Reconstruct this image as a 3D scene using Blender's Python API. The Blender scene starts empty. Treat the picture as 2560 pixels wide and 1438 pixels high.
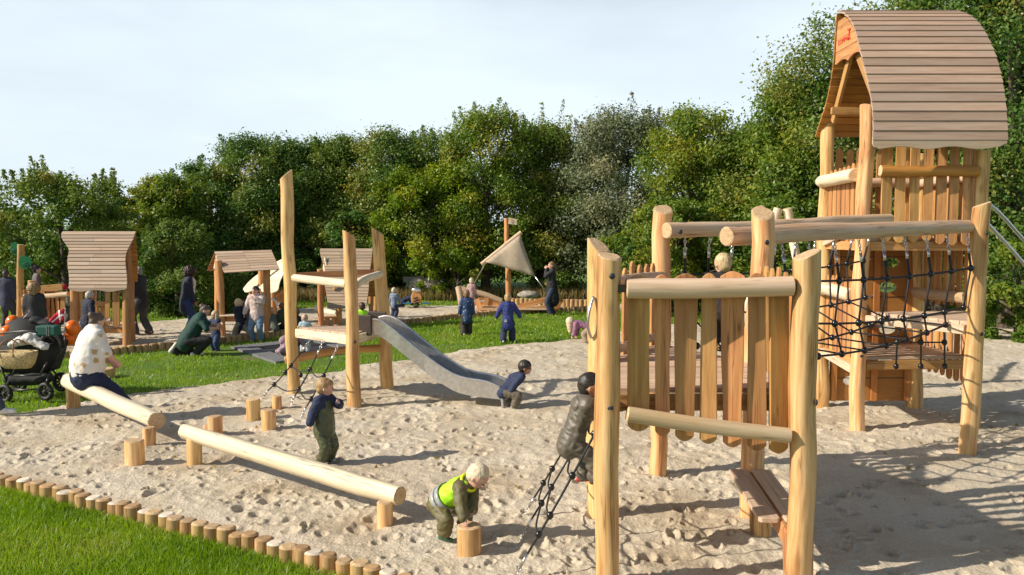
import bpy, math, random
import numpy as np
from mathutils import Vector, Matrix, Quaternion, noise
random.seed(7); RNG = np.random.default_rng(11)
V = Vector
S = bpy.context.scene
# ------------------------------------------------------------------ camera
FPX, CAMH, PITCH = 2040.0, 2.4, math.atan(131/2040.0)
cam = bpy.data.objects.new('camera', bpy.data.cameras.new('camera'))
S.collection.objects.link(cam); S.camera = cam
cam.data.sensor_width = 36; cam.data.lens = 36*FPX/2560
cam.data.clip_start = .05; cam.data.clip_end = 3000
cam.location = (0, 0, CAMH); cam.rotation_euler = (math.pi/2-PITCH, 0, 0)
# ------------------------------------------------------------------ sky and sun
SUN_EL = math.radians(32); SUN_AZ = (-.962, -.272)        # the sun stands to the left and a little towards the camera
w = bpy.data.worlds.new('World'); S.world = w; w.use_nodes = True
nt = w.node_tree; N = nt.nodes; L = nt.links
bg = N['Background']; bg.inputs['Strength'].default_value = .070
sky = N.new('ShaderNodeTexSky'); sky.sky_type = 'NISHITA'; sky.sun_disc = False
sky.sun_elevation = SUN_EL; sky.sun_rotation = math.atan2(SUN_AZ[0], SUN_AZ[1])
sky.air_density = 1.0; sky.dust_density = 1.6; sky.ozone_density = 1.2
tc = N.new('ShaderNodeTexCoord'); mp = N.new('ShaderNodeMapping'); mp.inputs['Scale'].default_value = (1.0, 1.0, 3.4)
nz = N.new('ShaderNodeTexNoise'); nz.inputs['Scale'].default_value = 1.5; nz.inputs['Detail'].default_value = 7; nz.inputs['Roughness'].default_value = .55
rp = N.new('ShaderNodeValToRGB'); rp.color_ramp.elements[0].position = .34; rp.color_ramp.elements[1].position = .66
rp.color_ramp.elements[0].color = (.66, .66, .66, 1); rp.color_ramp.elements[1].color = (.95, .95, .95, 1)
mx = N.new('ShaderNodeMix'); mx.data_type = 'RGBA'; mx.inputs['B'].default_value = (11.0, 12.5, 13.5, 1)   # thin bright cloud veil
L.new(tc.outputs['Generated'], mp.inputs[0]); L.new(mp.outputs[0], nz.inputs['Vector']); L.new(nz.outputs['Fac'], rp.inputs[0])
sx = N.new('ShaderNodeSeparateXYZ'); L.new(tc.outputs['Generated'], sx.inputs[0])
el = N.new('ShaderNodeMapRange'); el.interpolation_type = 'SMOOTHSTEP'; el.inputs['From Min'].default_value = .24; el.inputs['From Max'].default_value = .40; el.inputs['To Min'].default_value = 1; el.inputs['To Max'].default_value = .06   # the veil thins towards the zenith
L.new(sx.outputs['Z'], el.inputs['Value']); vm = N.new('ShaderNodeMath'); vm.operation = 'MULTIPLY'; L.new(rp.outputs[0], vm.inputs[0]); L.new(el.outputs[0], vm.inputs[1])
L.new(vm.outputs[0], mx.inputs['Factor']); L.new(sky.outputs[0], mx.inputs['A']); L.new(mx.outputs['Result'], bg.inputs['Color'])
sl = bpy.data.lights.new('sun', 'SUN'); sun = bpy.data.objects.new('sun', sl); S.collection.objects.link(sun)
sl.energy = 5.0; sl.angle = math.radians(.6); sl.color = (1, .9, .76)
sd = V((SUN_AZ[0]*math.cos(SUN_EL), SUN_AZ[1]*math.cos(SUN_EL), math.sin(SUN_EL)))
sun.rotation_euler = sd.to_track_quat('Z', 'Y').to_euler()
S.view_settings.view_transform = 'Standard'; S.view_settings.look = 'None'; S.view_settings.exposure = 0.25; S.view_settings.gamma = 1
S.cycles.max_bounces = 6; S.cycles.diffuse_bounces = 3; S.cycles.glossy_bounces = 2; S.cycles.transmission_bounces = 2; S.cycles.transparent_max_bounces = 4
S.cycles.use_denoising = True

# ------------------------------------------------------------------ helpers: pixel of the photograph -> point in the place
_c, _s = math.cos(PITCH), math.sin(PITCH)
def _ray(u, v):
    a, b = (u-1280)/FPX, (v-719)/FPX
    return V((a, _c-b*_s, -_s-b*_c))
def gp(u, v, z=0.0):
    d = _ray(u, v); return V((0, 0, CAMH))+d*((z-CAMH)/d.z)
def xp(u, v, X):
    d = _ray(u, v); return V((0, 0, CAMH))+d*(X/d.x)
def dp(u, v, Y):
    d = _ray(u, v); return V((0, 0, CAMH))+d*(Y/d.y)

# ------------------------------------------------------------------ materials
def new_mat(name):
    m = bpy.data.materials.new(name); m.use_nodes = True
    return m, m.node_tree.nodes, m.node_tree.links, m.node_tree.nodes['Principled BSDF']
def ramp(N, cols, pos=None):
    r = N.new('ShaderNodeValToRGB'); e = r.color_ramp.elements
    pos = pos or [i/(len(cols)-1) for i in range(len(cols))]
    while len(e) < len(cols): e.new(.5)
    for i, c in enumerate(cols): e[i].position = pos[i]; e[i].color = (*c, 1)
    return r
def mixc(N, L, fac, a, b, mode='MIX'):
    m = N.new('ShaderNodeMix'); m.data_type = 'RGBA'; m.blend_type = mode
    for k, x in (('Factor', fac), ('A', a), ('B', b)):
        if hasattr(x, 'is_linked'): L.new(x, m.inputs[k])
        elif k == 'Factor': m.inputs[k].default_value = x
        else: m.inputs[k].default_value = (*x, 1)
    return m.outputs['Result']
def wood_mat(name, light, mid, dark, patch, patch_amt=.5, knots=True, rough=.62, var=.18, gs=1.0, cracks=True):
    m, N, L, P = new_mat(name)
    at = N.new('ShaderNodeAttribute'); at.attribute_name = 'gr'
    mp = N.new('ShaderNodeMapping'); mp.inputs['Scale'].default_value = (26*gs, 26*gs, 1.5*gs); L.new(at.outputs['Vector'], mp.inputs[0])
    n1 = N.new('ShaderNodeTexNoise'); n1.inputs['Scale'].default_value = 1; n1.inputs['Detail'].default_value = 5; n1.inputs['Roughness'].default_value = .6; n1.inputs['Distortion'].default_value = .7
    L.new(mp.outputs[0], n1.inputs['Vector'])
    r1 = ramp(N, [dark, mid, light], [.28, .48, .68]); L.new(n1.outputs['Fac'], r1.inputs[0])
    mp2 = N.new('ShaderNodeMapping'); mp2.inputs['Scale'].default_value = (7, 7, 1.3); L.new(at.outputs['Vector'], mp2.inputs[0])
    n2 = N.new('ShaderNodeTexNoise'); n2.inputs['Scale'].default_value = 1; n2.inputs['Detail'].default_value = 3; L.new(mp2.outputs[0], n2.inputs['Vector'])
    r2 = ramp(N, [(0, 0, 0), (patch_amt,)*3], [.5, .68]); L.new(n2.outputs['Fac'], r2.inputs[0])
    col = mixc(N, L, r2.outputs[0], r1.outputs[0], patch)
    if knots:
        mp3 = N.new('ShaderNodeMapping'); mp3.inputs['Scale'].default_value = (5.5, 5.5, 2.2); L.new(at.outputs['Vector'], mp3.inputs[0])
        vo = N.new('ShaderNodeTexVoronoi'); vo.inputs['Scale'].default_value = 1; L.new(mp3.outputs[0], vo.inputs['Vector'])
        r3 = ramp(N, [(.75,)*3, (.35,)*3, (0, 0, 0)], [.0, .095, .19]); L.new(vo.outputs['Distance'], r3.inputs[0])
        col = mixc(N, L, r3.outputs[0], col, tuple(x*.45 for x in dark))
    if cracks:                                                        # drying cracks along the grain
        mp4 = N.new('ShaderNodeMapping'); mp4.inputs['Scale'].default_value = (13, 13, .45); L.new(at.outputs['Vector'], mp4.inputs[0])
        n4 = N.new('ShaderNodeTexNoise'); n4.inputs['Scale'].default_value = 1; n4.inputs['Detail'].default_value = 3; n4.inputs['Distortion'].default_value = .3; L.new(mp4.outputs[0], n4.inputs['Vector'])
        r4 = ramp(N, [(0,)*3, (.85,)*3, (0,)*3], [.482, .5, .518]); L.new(n4.outputs['Fac'], r4.inputs[0])
        mm_ = N.new('ShaderNodeMath'); mm_.operation = 'MULTIPLY'; r5 = ramp(N, [(0,)*3, (1,)*3], [.46, .6]); L.new(n2.outputs['Fac'], r5.inputs[0]); L.new(r4.outputs[0], mm_.inputs[0]); L.new(r5.outputs[0], mm_.inputs[1])
        col = mixc(N, L, mm_.outputs[0], col, tuple(x*.3 for x in dark))
    ge = N.new('ShaderNodeNewGeometry'); oi = N.new('ShaderNodeObjectInfo')
    ad = N.new('ShaderNodeMath'); ad.operation = 'ADD'; L.new(ge.outputs['Random Per Island'], ad.inputs[0]); L.new(oi.outputs['Random'], ad.inputs[1])
    fr = N.new('ShaderNodeMath'); fr.operation = 'FRACT'; L.new(ad.outputs[0], fr.inputs[0])
    hs = N.new('ShaderNodeHueSaturation')
    mr = N.new('ShaderNodeMapRange'); mr.inputs['To Min'].default_value = 1-var; mr.inputs['To Max'].default_value = 1+var; L.new(fr.outputs[0], mr.inputs[0])
    mh = N.new('ShaderNodeMapRange'); mh.inputs['To Min'].default_value = .5-.012; mh.inputs['To Max'].default_value = .5+.010; L.new(oi.outputs['Random'], mh.inputs[0])
    L.new(mr.outputs[0], hs.inputs['Value']); L.new(mh.outputs[0], hs.inputs['Hue']); L.new(col, hs.inputs['Color'])
    L.new(hs.outputs[0], P.inputs['Base Color']); P.inputs['Roughness'].default_value = rough
    bp = N.new('ShaderNodeBump'); bp.inputs['Strength'].default_value = .55; bp.inputs['Distance'].default_value = .005
    L.new(n1.outputs['Fac'], bp.inputs['Height']); L.new(bp.outputs[0], P.inputs['Normal'])
    return m
def end_mat(name, a, b):
    m, N, L, P = new_mat(name)
    at = N.new('ShaderNodeAttribute'); at.attribute_name = 'gr'
    n1 = N.new('ShaderNodeTexNoise'); n1.inputs['Scale'].default_value = 30; n1.inputs['Detail'].default_value = 4; n1.inputs['Distortion'].default_value = 1.5
    L.new(at.outputs['Vector'], n1.inputs['Vector'])
    r1 = ramp(N, [b, a], [.32, .66]); L.new(n1.outputs['Fac'], r1.inputs[0])
    oi = N.new('ShaderNodeObjectInfo'); hs = N.new('ShaderNodeHueSaturation')
    mr = N.new('ShaderNodeMapRange'); mr.inputs['To Min'].default_value = .8; mr.inputs['To Max'].default_value = 1.15; L.new(oi.outputs['Random'], mr.inputs[0])
    L.new(mr.outputs[0], hs.inputs['Value']); L.new(r1.outputs[0], hs.inputs['Color'])
    L.new(hs.outputs[0], P.inputs['Base Color']); P.inputs['Roughness'].default_value = .8
    return m
def plain(name, col, rough=.6, metal=0.0, noise_amt=.12, nscale=30, bump=0.0, sheen=0.0, coat=0.0):
    m, N, L, P = new_mat(name)
    tc = N.new('ShaderNodeTexCoord')
    n1 = N.new('ShaderNodeTexNoise'); n1.inputs['Scale'].default_value = nscale; n1.inputs['Detail'].default_value = 4; L.new(tc.outputs['Object'], n1.inputs['Vector'])
    r = ramp(N, [tuple(c*(1-noise_amt) for c in col), tuple(min(1, c*(1+noise_amt)) for c in col)], [.35, .65]); L.new(n1.outputs['Fac'], r.inputs[0])
    L.new(r.outputs[0], P.inputs['Base Color']); P.inputs['Roughness'].default_value = rough; P.inputs['Metallic'].default_value = metal
    if coat: P.inputs['Coat Weight'].default_value = coat
    if sheen: P.inputs['Sheen Weight'].default_value = sheen
    if bump:
        b = N.new('ShaderNodeBump'); b.inputs['Strength'].default_value = bump; b.inputs['Distance'].default_value = .01; L.new(n1.outputs['Fac'], b.inputs['Height']); L.new(b.outputs[0], P.inputs['Normal'])
    return m
M = {}
M['post'] = wood_mat('robinia_post', (.84, .58, .29), (.71, .43, .17), (.48, .235, .07), (.42, .17, .04), .75)
M['pale'] = wood_mat('pale_log', (.84, .74, .56), (.78, .66, .47), (.66, .52, .35), (.68, .54, .36), .35)
M['rail'] = wood_mat('rail_log', (.62, .47, .33), (.55, .40, .26), (.42, .29, .17), (.48, .27, .11), .5)
M['plank'] = wood_mat('honey_plank', (.62, .34, .13), (.50, .25, .085), (.37, .165, .05), (.40, .15, .05), .5, var=.17)
M['deck'] = wood_mat('deck_board', (.64, .50, .35), (.55, .41, .28), (.45, .32, .21), (.46, .33, .22), .4)
M['roof'] = wood_mat('weathered_roof_board', (.45, .335, .24), (.39, .28, .195), (.31, .215, .145), (.38, .31, .25), .55, var=.2, cracks=False, knots=False)
M['orange'] = wood_mat('orange_board', (.52, .23, .06), (.44, .18, .04), (.34, .13, .03), (.36, .13, .03), .4)
M['edge'] = wood_mat('weathered_edging_log', (.56, .38, .18), (.46, .29, .12), (.30, .17, .06), (.22, .12, .05), .8)
M['end'] = end_mat('end_grain', (.66, .48, .29), (.46, .29, .14))
M['endpale'] = end_mat('end_grain_pale', (.78, .70, .58), (.60, .48, .35))
M['endbrown'] = end_mat('end_grain_brown', (.50, .32, .16), (.36, .21, .09))
M['rope'] = plain('black_rope', (.018, .019, .022), .7, bump=.6, nscale=120)
M['ball'] = plain('black_plastic', (.012, .012, .014), .22)
M['steel'] = plain('brushed_steel', (.62, .63, .64), .32, 1.0, .06, 60)
M['slide'] = plain('satin_slide_steel', (.70, .695, .68), .30, .95, .10, 18)
M['endtan'] = end_mat('end_grain_tan', (.56, .40, .23), (.36, .23, .11))
M['chain'] = plain('galvanised_chain', (.62, .62, .62), .3, 1.0)
M['bolt'] = plain('dark_bolt', (.03, .033, .04), .4)
M['brown'] = plain('dark_brown_panel', (.05, .035, .028), .5)
M['red'] = plain('red_print', (.62, .06, .03), .6)
M['black'] = plain('black_fabric', (.014, .014, .016), .85, bump=.3)
M['rubber'] = plain('black_rubber', (.016, .016, .016), .6)
M['skin'] = plain('fair_skin', (.62, .36, .27), .5, noise_amt=.05, nscale=14)
M['skin2'] = plain('brown_skin', (.26, .13, .075), .5, noise_amt=.05, nscale=14)
M['skin3'] = plain('light_brown_skin', (.42, .22, .14), .5, noise_amt=.05, nscale=14)
M['eye'] = plain('dark_eye', (.02, .015, .012), .2)
M['lip'] = plain('lip', (.42, .16, .13), .5)
M['stone'] = plain('granite', (.30, .27, .23), .85, noise_amt=.45, nscale=9, bump=.6)
def cloth(name, col, **k): 
    if name not in M: M[name] = plain(name, col, k.pop('rough', .8), noise_amt=k.pop('na', .14), nscale=k.pop('ns', 24), bump=k.pop('bump', .25), **k)
    return name
def hairmat(name, col):
    if name in M: return name
    m, N, L, P = new_mat(name)
    tc = N.new('ShaderNodeTexCoord'); mp = N.new('ShaderNodeMapping'); mp.inputs['Scale'].default_value = (90, 90, 14); L.new(tc.outputs['Object'], mp.inputs[0])
    n1 = N.new('ShaderNodeTexNoise'); n1.inputs['Scale'].default_value = 1; n1.inputs['Detail'].default_value = 3; L.new(mp.outputs[0], n1.inputs['Vector'])
    r = ramp(N, [tuple(c*.6 for c in col), col, tuple(min(1, c*1.3) for c in col)], [.3, .5, .7]); L.new(n1.outputs['Fac'], r.inputs[0])
    L.new(r.outputs[0], P.inputs['Base Color']); P.inputs['Roughness'].default_value = .5
    b = N.new('ShaderNodeBump'); b.inputs['Strength'].default_value = .6; b.inputs['Distance'].default_value = .006; L.new(n1.outputs['Fac'], b.inputs['Height']); L.new(b.outputs[0], P.inputs['Normal'])
    M[name] = m; return name
# ------------------------------------------------------------------ mesh builder and scene bookkeeping
COL = S.collection
def tag(o, label=None, cat=None, group=None, kind=None):
    if label: o['label'] = label
    if cat: o['category'] = cat
    if group: o['group'] = group
    if kind: o['kind'] = kind
    return o
def thing(name, loc, label, cat, group=None, rz=0.0):
    o = bpy.data.objects.new(name, None); o.empty_display_size = .2; COL.objects.link(o)
    o.location = loc; o.rotation_euler = (0, 0, rz)
    return tag(o, label, cat, group)
def root_loc(p):
    l = V((0, 0, 0))
    while p is not None: l = l+p.location; p = p.parent
    return l
def link(name, me, parent=None, loc=None):
    o = bpy.data.objects.new(name, me); COL.objects.link(o)
    if parent is not None: o.parent = parent
    if loc is not None: o.location = loc
    return o
def frame(d):
    d = d.normalized(); a = V((0, 0, 1)) if abs(d.z) < .9 else V((1, 0, 0))
    x = d.cross(a).normalized(); return x, d.cross(x).normalized()
class MB:
    def __init__(s): s.v = []; s.f = []; s.g = []; s.m = []; s.sm = []
    def add(s, vs, fs, gr=None, mat=0, smooth=False):
        o = len(s.v); s.v += [tuple(x) for x in vs]
        s.g += [tuple(x) for x in (gr if gr is not None else vs)]
        for f in fs: s.f.append(tuple(i+o for i in f)); s.m.append(mat); s.sm.append(smooth)
        return s
    def log(s, path, rad, seg=12, mat=0, cap=1, wob=.07, sway=.12, cut0=None, cut1=None, step=.22, chamfer=.012, lump=.07):
        """wobbly round timber along a path; cut0/cut1 slant an end"""
        path = [V(p) for p in path]; rad = rad if isinstance(rad, (list, tuple)) else [rad]*len(path)
        pts, rs = [], []
        for i in range(len(path)-1):
            n = max(1, int((path[i+1]-path[i]).length/step))
            for k in range(n):
                t = k/n; pts.append(path[i].lerp(path[i+1], t)); rs.append(rad[i]*(1-t)+rad[i+1]*t)
        pts.append(path[-1]); rs.append(rad[-1])
        if len(path) > 2:
            for _ in range(2): pts = [pts[0]]+[(pts[i-1]+pts[i]*2+pts[i+1])/4 for i in range(1, len(pts)-1)]+[pts[-1]]
        off = V((random.uniform(-50, 50), random.uniform(-50, 50), random.uniform(-50, 50)))
        ph = random.uniform(0, 6.28); d0 = (pts[-1]-pts[0]); x, y = frame(d0)
        prof = [1+random.uniform(-lump, lump) for _ in range(seg)]
        for i in range(1, len(pts)-1):
            nv = noise.noise_vector(V((i*.33, off.x, off.y)))
            pts[i] = pts[i]+(x*nv.x+y*nv.y)*rs[i]*sway*2
        ring, gg = [], []; al = 0.0; n = len(pts)
        for i in range(n):
            d = (pts[min(i+1, n-1)]-pts[max(i-1, 0)]).normalized()
            x = (x-d*x.dot(d)).normalized(); y = d.cross(x)
            if i: al += (pts[i]-pts[i-1]).length
            for k in range(seg):
                a = ph+2*math.pi*k/seg
                r = rs[i]*prof[k]*(1+wob*noise.noise(V((math.cos(a)*.8, math.sin(a)*.8, al*1.8))+off)*1.6)
                q = x*math.cos(a)*r+y*math.sin(a)*r
                sh = 0.0
                if i == 0 and cut0 is not None: sh = q.dot(V(cut0))
                if i == n-1 and cut1 is not None: sh = q.dot(V(cut1))
                ring.append(pts[i]+q+d*sh); gg.append(V((math.cos(a)*r, math.sin(a)*r, al+sh))+off)
        fs = [(i*seg+k, i*seg+(k+1) % seg, (i+1)*seg+(k+1) % seg, (i+1)*seg+k) for i in range(n-1) for k in range(seg)]
        s.add(ring, fs, gg, mat, True)
        for end, idx in ((0, range(seg)), (1, range((n-1)*seg, n*seg))):
            vs = [ring[i] for i in idx]; g = [gg[i] for i in idx]
            c = sum(vs, V())/seg; cg = sum(g, V())/seg; d = (pts[0]-pts[1] if end == 0 else pts[-1]-pts[-2]).normalized()
            inn = [c+(q-c)*(1-chamfer/rs[0 if end == 0 else -1])+d*chamfer*.6 for q in vs]; ig = [cg+(q-cg)*.9 for q in g]
            f1 = [(k, (k+1) % seg, seg+(k+1) % seg, seg+k) if end else (k, seg+k, seg+(k+1) % seg, (k+1) % seg) for k in range(seg)]
            s.add(vs+inn, f1, g+ig, cap, True)
            s.add(inn, [tuple(range(seg)) if end else tuple(reversed(range(seg)))], ig, cap, False)
        return s
    def prism(s, outline, o, ex, ey, th, mat=0, along=1):
        """outline [(a,b)] in the plane o+a*ex+b*ey, thickness th centred; grain along ey (along=1) or ex"""
        o, ex, ey = V(o), V(ex), V(ey); nrm = ex.cross(ey).normalized()*th/2; n = len(outline)
        off = V((random.uniform(-50, 50), random.uniform(-50, 50), random.uniform(-50, 50)))
        vs = [o+ex*a+ey*b-nrm for a, b in outline]+[o+ex*a+ey*b+nrm for a, b in outline]
        g = [V((a, -th/2, b) if along else (b, -th/2, a))+off for a, b in outline]+[V((a, th/2, b) if along else (b, th/2, a))+off for a, b in outline]
        fs = [tuple(reversed(range(n))), tuple(range(n, 2*n))]+[(i, (i+1) % n, n+(i+1) % n, n+i) for i in range(n)]
        return s.add(vs, fs, g, mat)
    def board(s, p0, p1, wdir, w, th, mat=0, r=.012, w1=None):
        """plank from p0 to p1 with slightly rounded corners; wdir is its width direction"""
        p0, p1 = V(p0), V(p1); L_ = (p1-p0).length; ey = (p1-p0).normalized(); ex = (V(wdir)-ey*V(wdir).dot(ey)).normalized(); w1 = w1 or w
        a, b = w/2, w1/2
        return s.prism([(-a+r, 0), (a-r, 0), (a, r), (b, L_-r), (b-r, L_), (-b+r, L_), (-b, L_-r), (-a, r)], p0, ex, ey, th, mat)
    def picket(s, p0, p1, wdir, w, th, mat=0, tip0=0.0, tip1=.05, w1=None, n=5, jag=.0):
        """slat with rounded or pointed ends"""
        p0, p1 = V(p0), V(p1); L_ = (p1-p0).length; ey = (p1-p0).normalized(); ex = (V(wdir)-ey*V(wdir).dot(ey)).normalized(); w1 = w1 or w
        out = []
        for i in range(n+1):
            t = -1+2*i/n; out.append((t*w/2, tip0*t*t if tip0 else 0))
        m = [(w*.5*(1-k)+w1*.5*k+random.uniform(-jag, jag), tip0+(L_-tip0-tip1)*k) for k in (.25, .5, .75)] if jag else []
        out += m
        for i in range(n+1):
            t = 1-2*i/n; out.append((t*w1/2, L_-tip1*abs(t)**1.7 if tip1 else L_))
        out += [(-x, y) for x, y in reversed(m)]
        return s.prism(out, p0, ex, ey, th, mat)
    def tube(s, pts, r, seg=6, mat=0, cap=True):
        pts = [V(p) for p in pts]; n = len(pts); x, y = frame(pts[1]-pts[0]); vs = []; al = 0; g = []
        for i in range(n):
            d = (pts[min(i+1, n-1)]-pts[max(i-1, 0)]).normalized(); x = (x-d*x.dot(d)).normalized(); y = d.cross(x)
            if i: al += (pts[i]-pts[i-1]).length
            rr = r[i] if isinstance(r, (list, tuple)) else r
            for k in range(seg):
                a = 2*math.pi*k/seg; vs.append(pts[i]+(x*math.cos(a)+y*math.sin(a))*rr); g.append((math.cos(a)*rr, math.sin(a)*rr, al))
        fs = [(i*seg+k, i*seg+(k+1) % seg, (i+1)*seg+(k+1) % seg, (i+1)*seg+k) for i in range(n-1) for k in range(seg)]
        if cap: fs += [tuple(reversed(range(seg))), tuple(range((n-1)*seg, n*seg))]
        return s.add(vs, fs, g, mat, True)
    def ball(s, c, r, seg=10, rings=7, mat=0, sc=(1, 1, 1), rot=None):
        c = V(c); vs = []
        for i in range(1, rings):
            t = math.pi*i/rings
            for k in range(seg):
                a = 2*math.pi*k/seg; vs.append(V((r*sc[0]*math.sin(t)*math.cos(a), r*sc[1]*math.sin(t)*math.sin(a), r*sc[2]*math.cos(t))))
        vs += [V((0, 0, r*sc[2])), V((0, 0, -r*sc[2]))]
        if rot is not None: vs = [rot @ q for q in vs]
        vs = [c+q for q in vs]; T = len(vs)-2
        fs = [(i*seg+k, (i+1)*seg+k, (i+1)*seg+(k+1) % seg, i*seg+(k+1) % seg) for i in range(rings-2) for k in range(seg)]
        fs += [(T, k, (k+1) % seg) for k in range(seg)]+[(T+1, (rings-2)*seg+(k+1) % seg, (rings-2)*seg+k) for k in range(seg)]
        return s.add(vs, fs, None, mat, True)
    def box(s, c, sx, sy, sz, mat=0, ax=None, ay=None, az=None):
        c = V(c); ax = V(ax or (1, 0, 0)); ay = V(ay or (0, 1, 0)); az = V(az or (0, 0, 1))
        vs = [c+ax*(i*sx/2)+ay*(j*sy/2)+az*(k*sz/2) for i in (-1, 1) for j in (-1, 1) for k in (-1, 1)]
        return s.add(vs, [(0, 1, 3, 2), (4, 6, 7, 5), (0, 4, 5, 1), (2, 3, 7, 6), (0, 2, 6, 4), (1, 5, 7, 3)], None, mat)
    def chain(s, p0, p1, mat=0, r=.004, link_len=.034):
        p0, p1 = V(p0), V(p1); n = max(2, int((p1-p0).length/(link_len*.78))); d = (p1-p0).normalized(); x, y = frame(d)
        for i in range(n):
            c = p0.lerp(p1, (i+.5)/n); a = x if i % 2 else y; pts = []
            for k in range(9):
                t = 2*math.pi*k/8; pts.append(c+d*math.cos(t)*link_len*.5+a*math.sin(t)*link_len*.3)
            s.tube(pts, r, 4, mat, False)
        return s
    def hang(s, parent, a, b, c, r=.005, ll=.038, rs=.013):
        """metal sleeve a-b and chain b-c as one object"""
        return MB().tube([a, b], rs, 8).chain(V(b).lerp(V(c), -.03), c, 0, r, ll).build('chain', ['chain'], parent)
    def mesh(s, name, mats, shift=None):
        me = bpy.data.meshes.new(name); v = s.v
        if shift is not None: v = [(a-shift.x, b-shift.y, c-shift.z) for a, b, c in v]
        me.from_pydata(v, [], s.f)
        for m in mats: me.materials.append(M[m] if isinstance(m, str) else m)
        me.polygons.foreach_set('material_index', s.m); me.polygons.foreach_set('use_smooth', s.sm)
        at = me.attributes.new('gr', 'FLOAT_VECTOR', 'POINT'); at.data.foreach_set('vector', np.array(s.g, 'f').ravel())
        me.validate(); me.update(); return me
    def build(s, name, mats, parent=None, bevel=0.0, loc=None):
        """link as ONE object; vertices are world coordinates (loc: origin of a top-level object)"""
        base = root_loc(parent) if parent is not None else (V(loc) if loc is not None else V((0, 0, 0)))
        o = link(name, s.mesh(name, mats, base), parent, None if parent is not None else base)
        if bevel:
            b = o.modifiers.new('bevel', 'BEVEL'); b.width = bevel; b.segments = 2; b.limit_method = 'ANGLE'; b.angle_limit = .7
        return o
def copy_tree(o, parent=None):
    c = o.copy(); COL.objects.link(c)
    if parent is not None: c.parent = parent
    for ch in list(o.children): copy_tree(ch, c)
    return c
def bolt(parent, p, d, r=.022, name='bolt'):
    d = V(d).normalized(); q = V((0, 0, 1)).rotation_difference(d).to_matrix()
    return MB().ball(p, r, 8, 6, sc=(1, 1, .45), rot=q).build(name, ['bolt'], parent)
def smoothpath(P, n=4):
    """Catmull-Rom through P"""
    P = [V(p) for p in P]; out = []
    for i in range(len(P)-1):
        a, b, c, d = P[max(i-1, 0)], P[i], P[i+1], P[min(i+2, len(P)-1)]
        for k in range(n):
            t = k/n; out.append(.5*((2*b)+(c-a)*t+(2*a-5*b+4*c-d)*t*t+(3*b-a-3*c+d)*t**3))
    return out+[P[-1]]
# ------------------------------------------------------------------ ground: lawn sheet, sand sheet, grass
def vnoise(x, y, seed=0):
    def h(i, j):
        n = (i.astype(np.int64)*374761393+j.astype(np.int64)*668265263+seed*974711) & 0x7fffffff
        n = ((n ^ (n >> 13))*1274126177) & 0x7fffffff
        return ((n ^ (n >> 16)) & 0xffff)/65535.0
    xi, yi = np.floor(x), np.floor(y); fx, fy = x-xi, y-yi
    fx = fx*fx*(3-2*fx); fy = fy*fy*(3-2*fy)
    a, b, c, d = h(xi, yi), h(xi+1, yi), h(xi, yi+1), h(xi+1, yi+1)
    return (a*(1-fx)+b*fx)*(1-fy)+(c*(1-fx)+d*fx)*fy
def fbm(x, y, o=4, seed=0):
    t = 0; a = .5
    for k in range(o): t = t+a*(vnoise(x*2**k+k*17.3, y*2**k-k*9.1, seed+k)-.5); a *= .5
    return t
def xy(u, v, z=0): p = gp(u, v, z); return (p.x, p.y)
EDGE0, EDGE1 = V((-4.77, 7.69, 0)), V((-.97, 5.58, 0))          # line of the front edging
ed = (EDGE1-EDGE0).normalized()
LOW = EDGE1+ed*3.0; HIGH = EDGE0-ed*2.6
front_poly = [(LOW.x, LOW.y), (HIGH.x, HIGH.y), (-10.5, 11.2), xy(0, 1037), xy(111, 1020), xy(245, 1000), xy(334, 982), xy(557, 960), xy(677, 940), xy(858, 926), xy(893, 914),
              xy(1005, 905), xy(1085, 887), xy(1218, 869), xy(1380, 854), xy(1446, 847), xy(1560, 828), xy(1680, 811), xy(2000, 806), xy(2470, 817), xy(2560, 824), (17.5, 19.4), (22, 12), (14, 3), (LOW.x+2, 3)]
back_near = [xy(-40, 905), xy(120, 895), xy(259, 885), xy(350, 876), xy(440, 868), xy(580, 853), xy(690, 839), xy(850, 824), xy(986, 811), xy(1077, 802), xy(1145, 793), xy(1235, 786), xy(1303, 781), xy(1394, 777), xy(1476, 775), xy(1600, 772)]
back_poly = back_near+[xy(1600, 760), xy(1280, 762), xy(1150, 764), xy(1000, 765), xy(760, 771), xy(540, 787), xy(440, 800), xy(360, 806), xy(250, 806), xy(100, 800), xy(-60, 815)]
def poly_dist(px, py, poly):
    """signed distance: positive inside"""
    ins = np.zeros(px.shape, bool); d2 = np.full(px.shape, 1e9); n = len(poly)
    for i in range(n):
        x0, y0 = poly[i]; x1, y1 = poly[(i+1) % n]
        if y0 != y1:
            c = ((y0 > py) != (y1 > py)) & (px < (x1-x0)*(py-y0)/(y1-y0)+x0); ins ^= c
        ex, ey = x1-x0, y1-y0; t = np.clip(((px-x0)*ex+(py-y0)*ey)/(ex*ex+ey*ey), 0, 1)
        d2 = np.minimum(d2, (px-x0-t*ex)**2+(py-y0-t*ey)**2)
    return np.where(ins, 1, -1)*np.sqrt(d2)
LAWN = -.04
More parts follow.
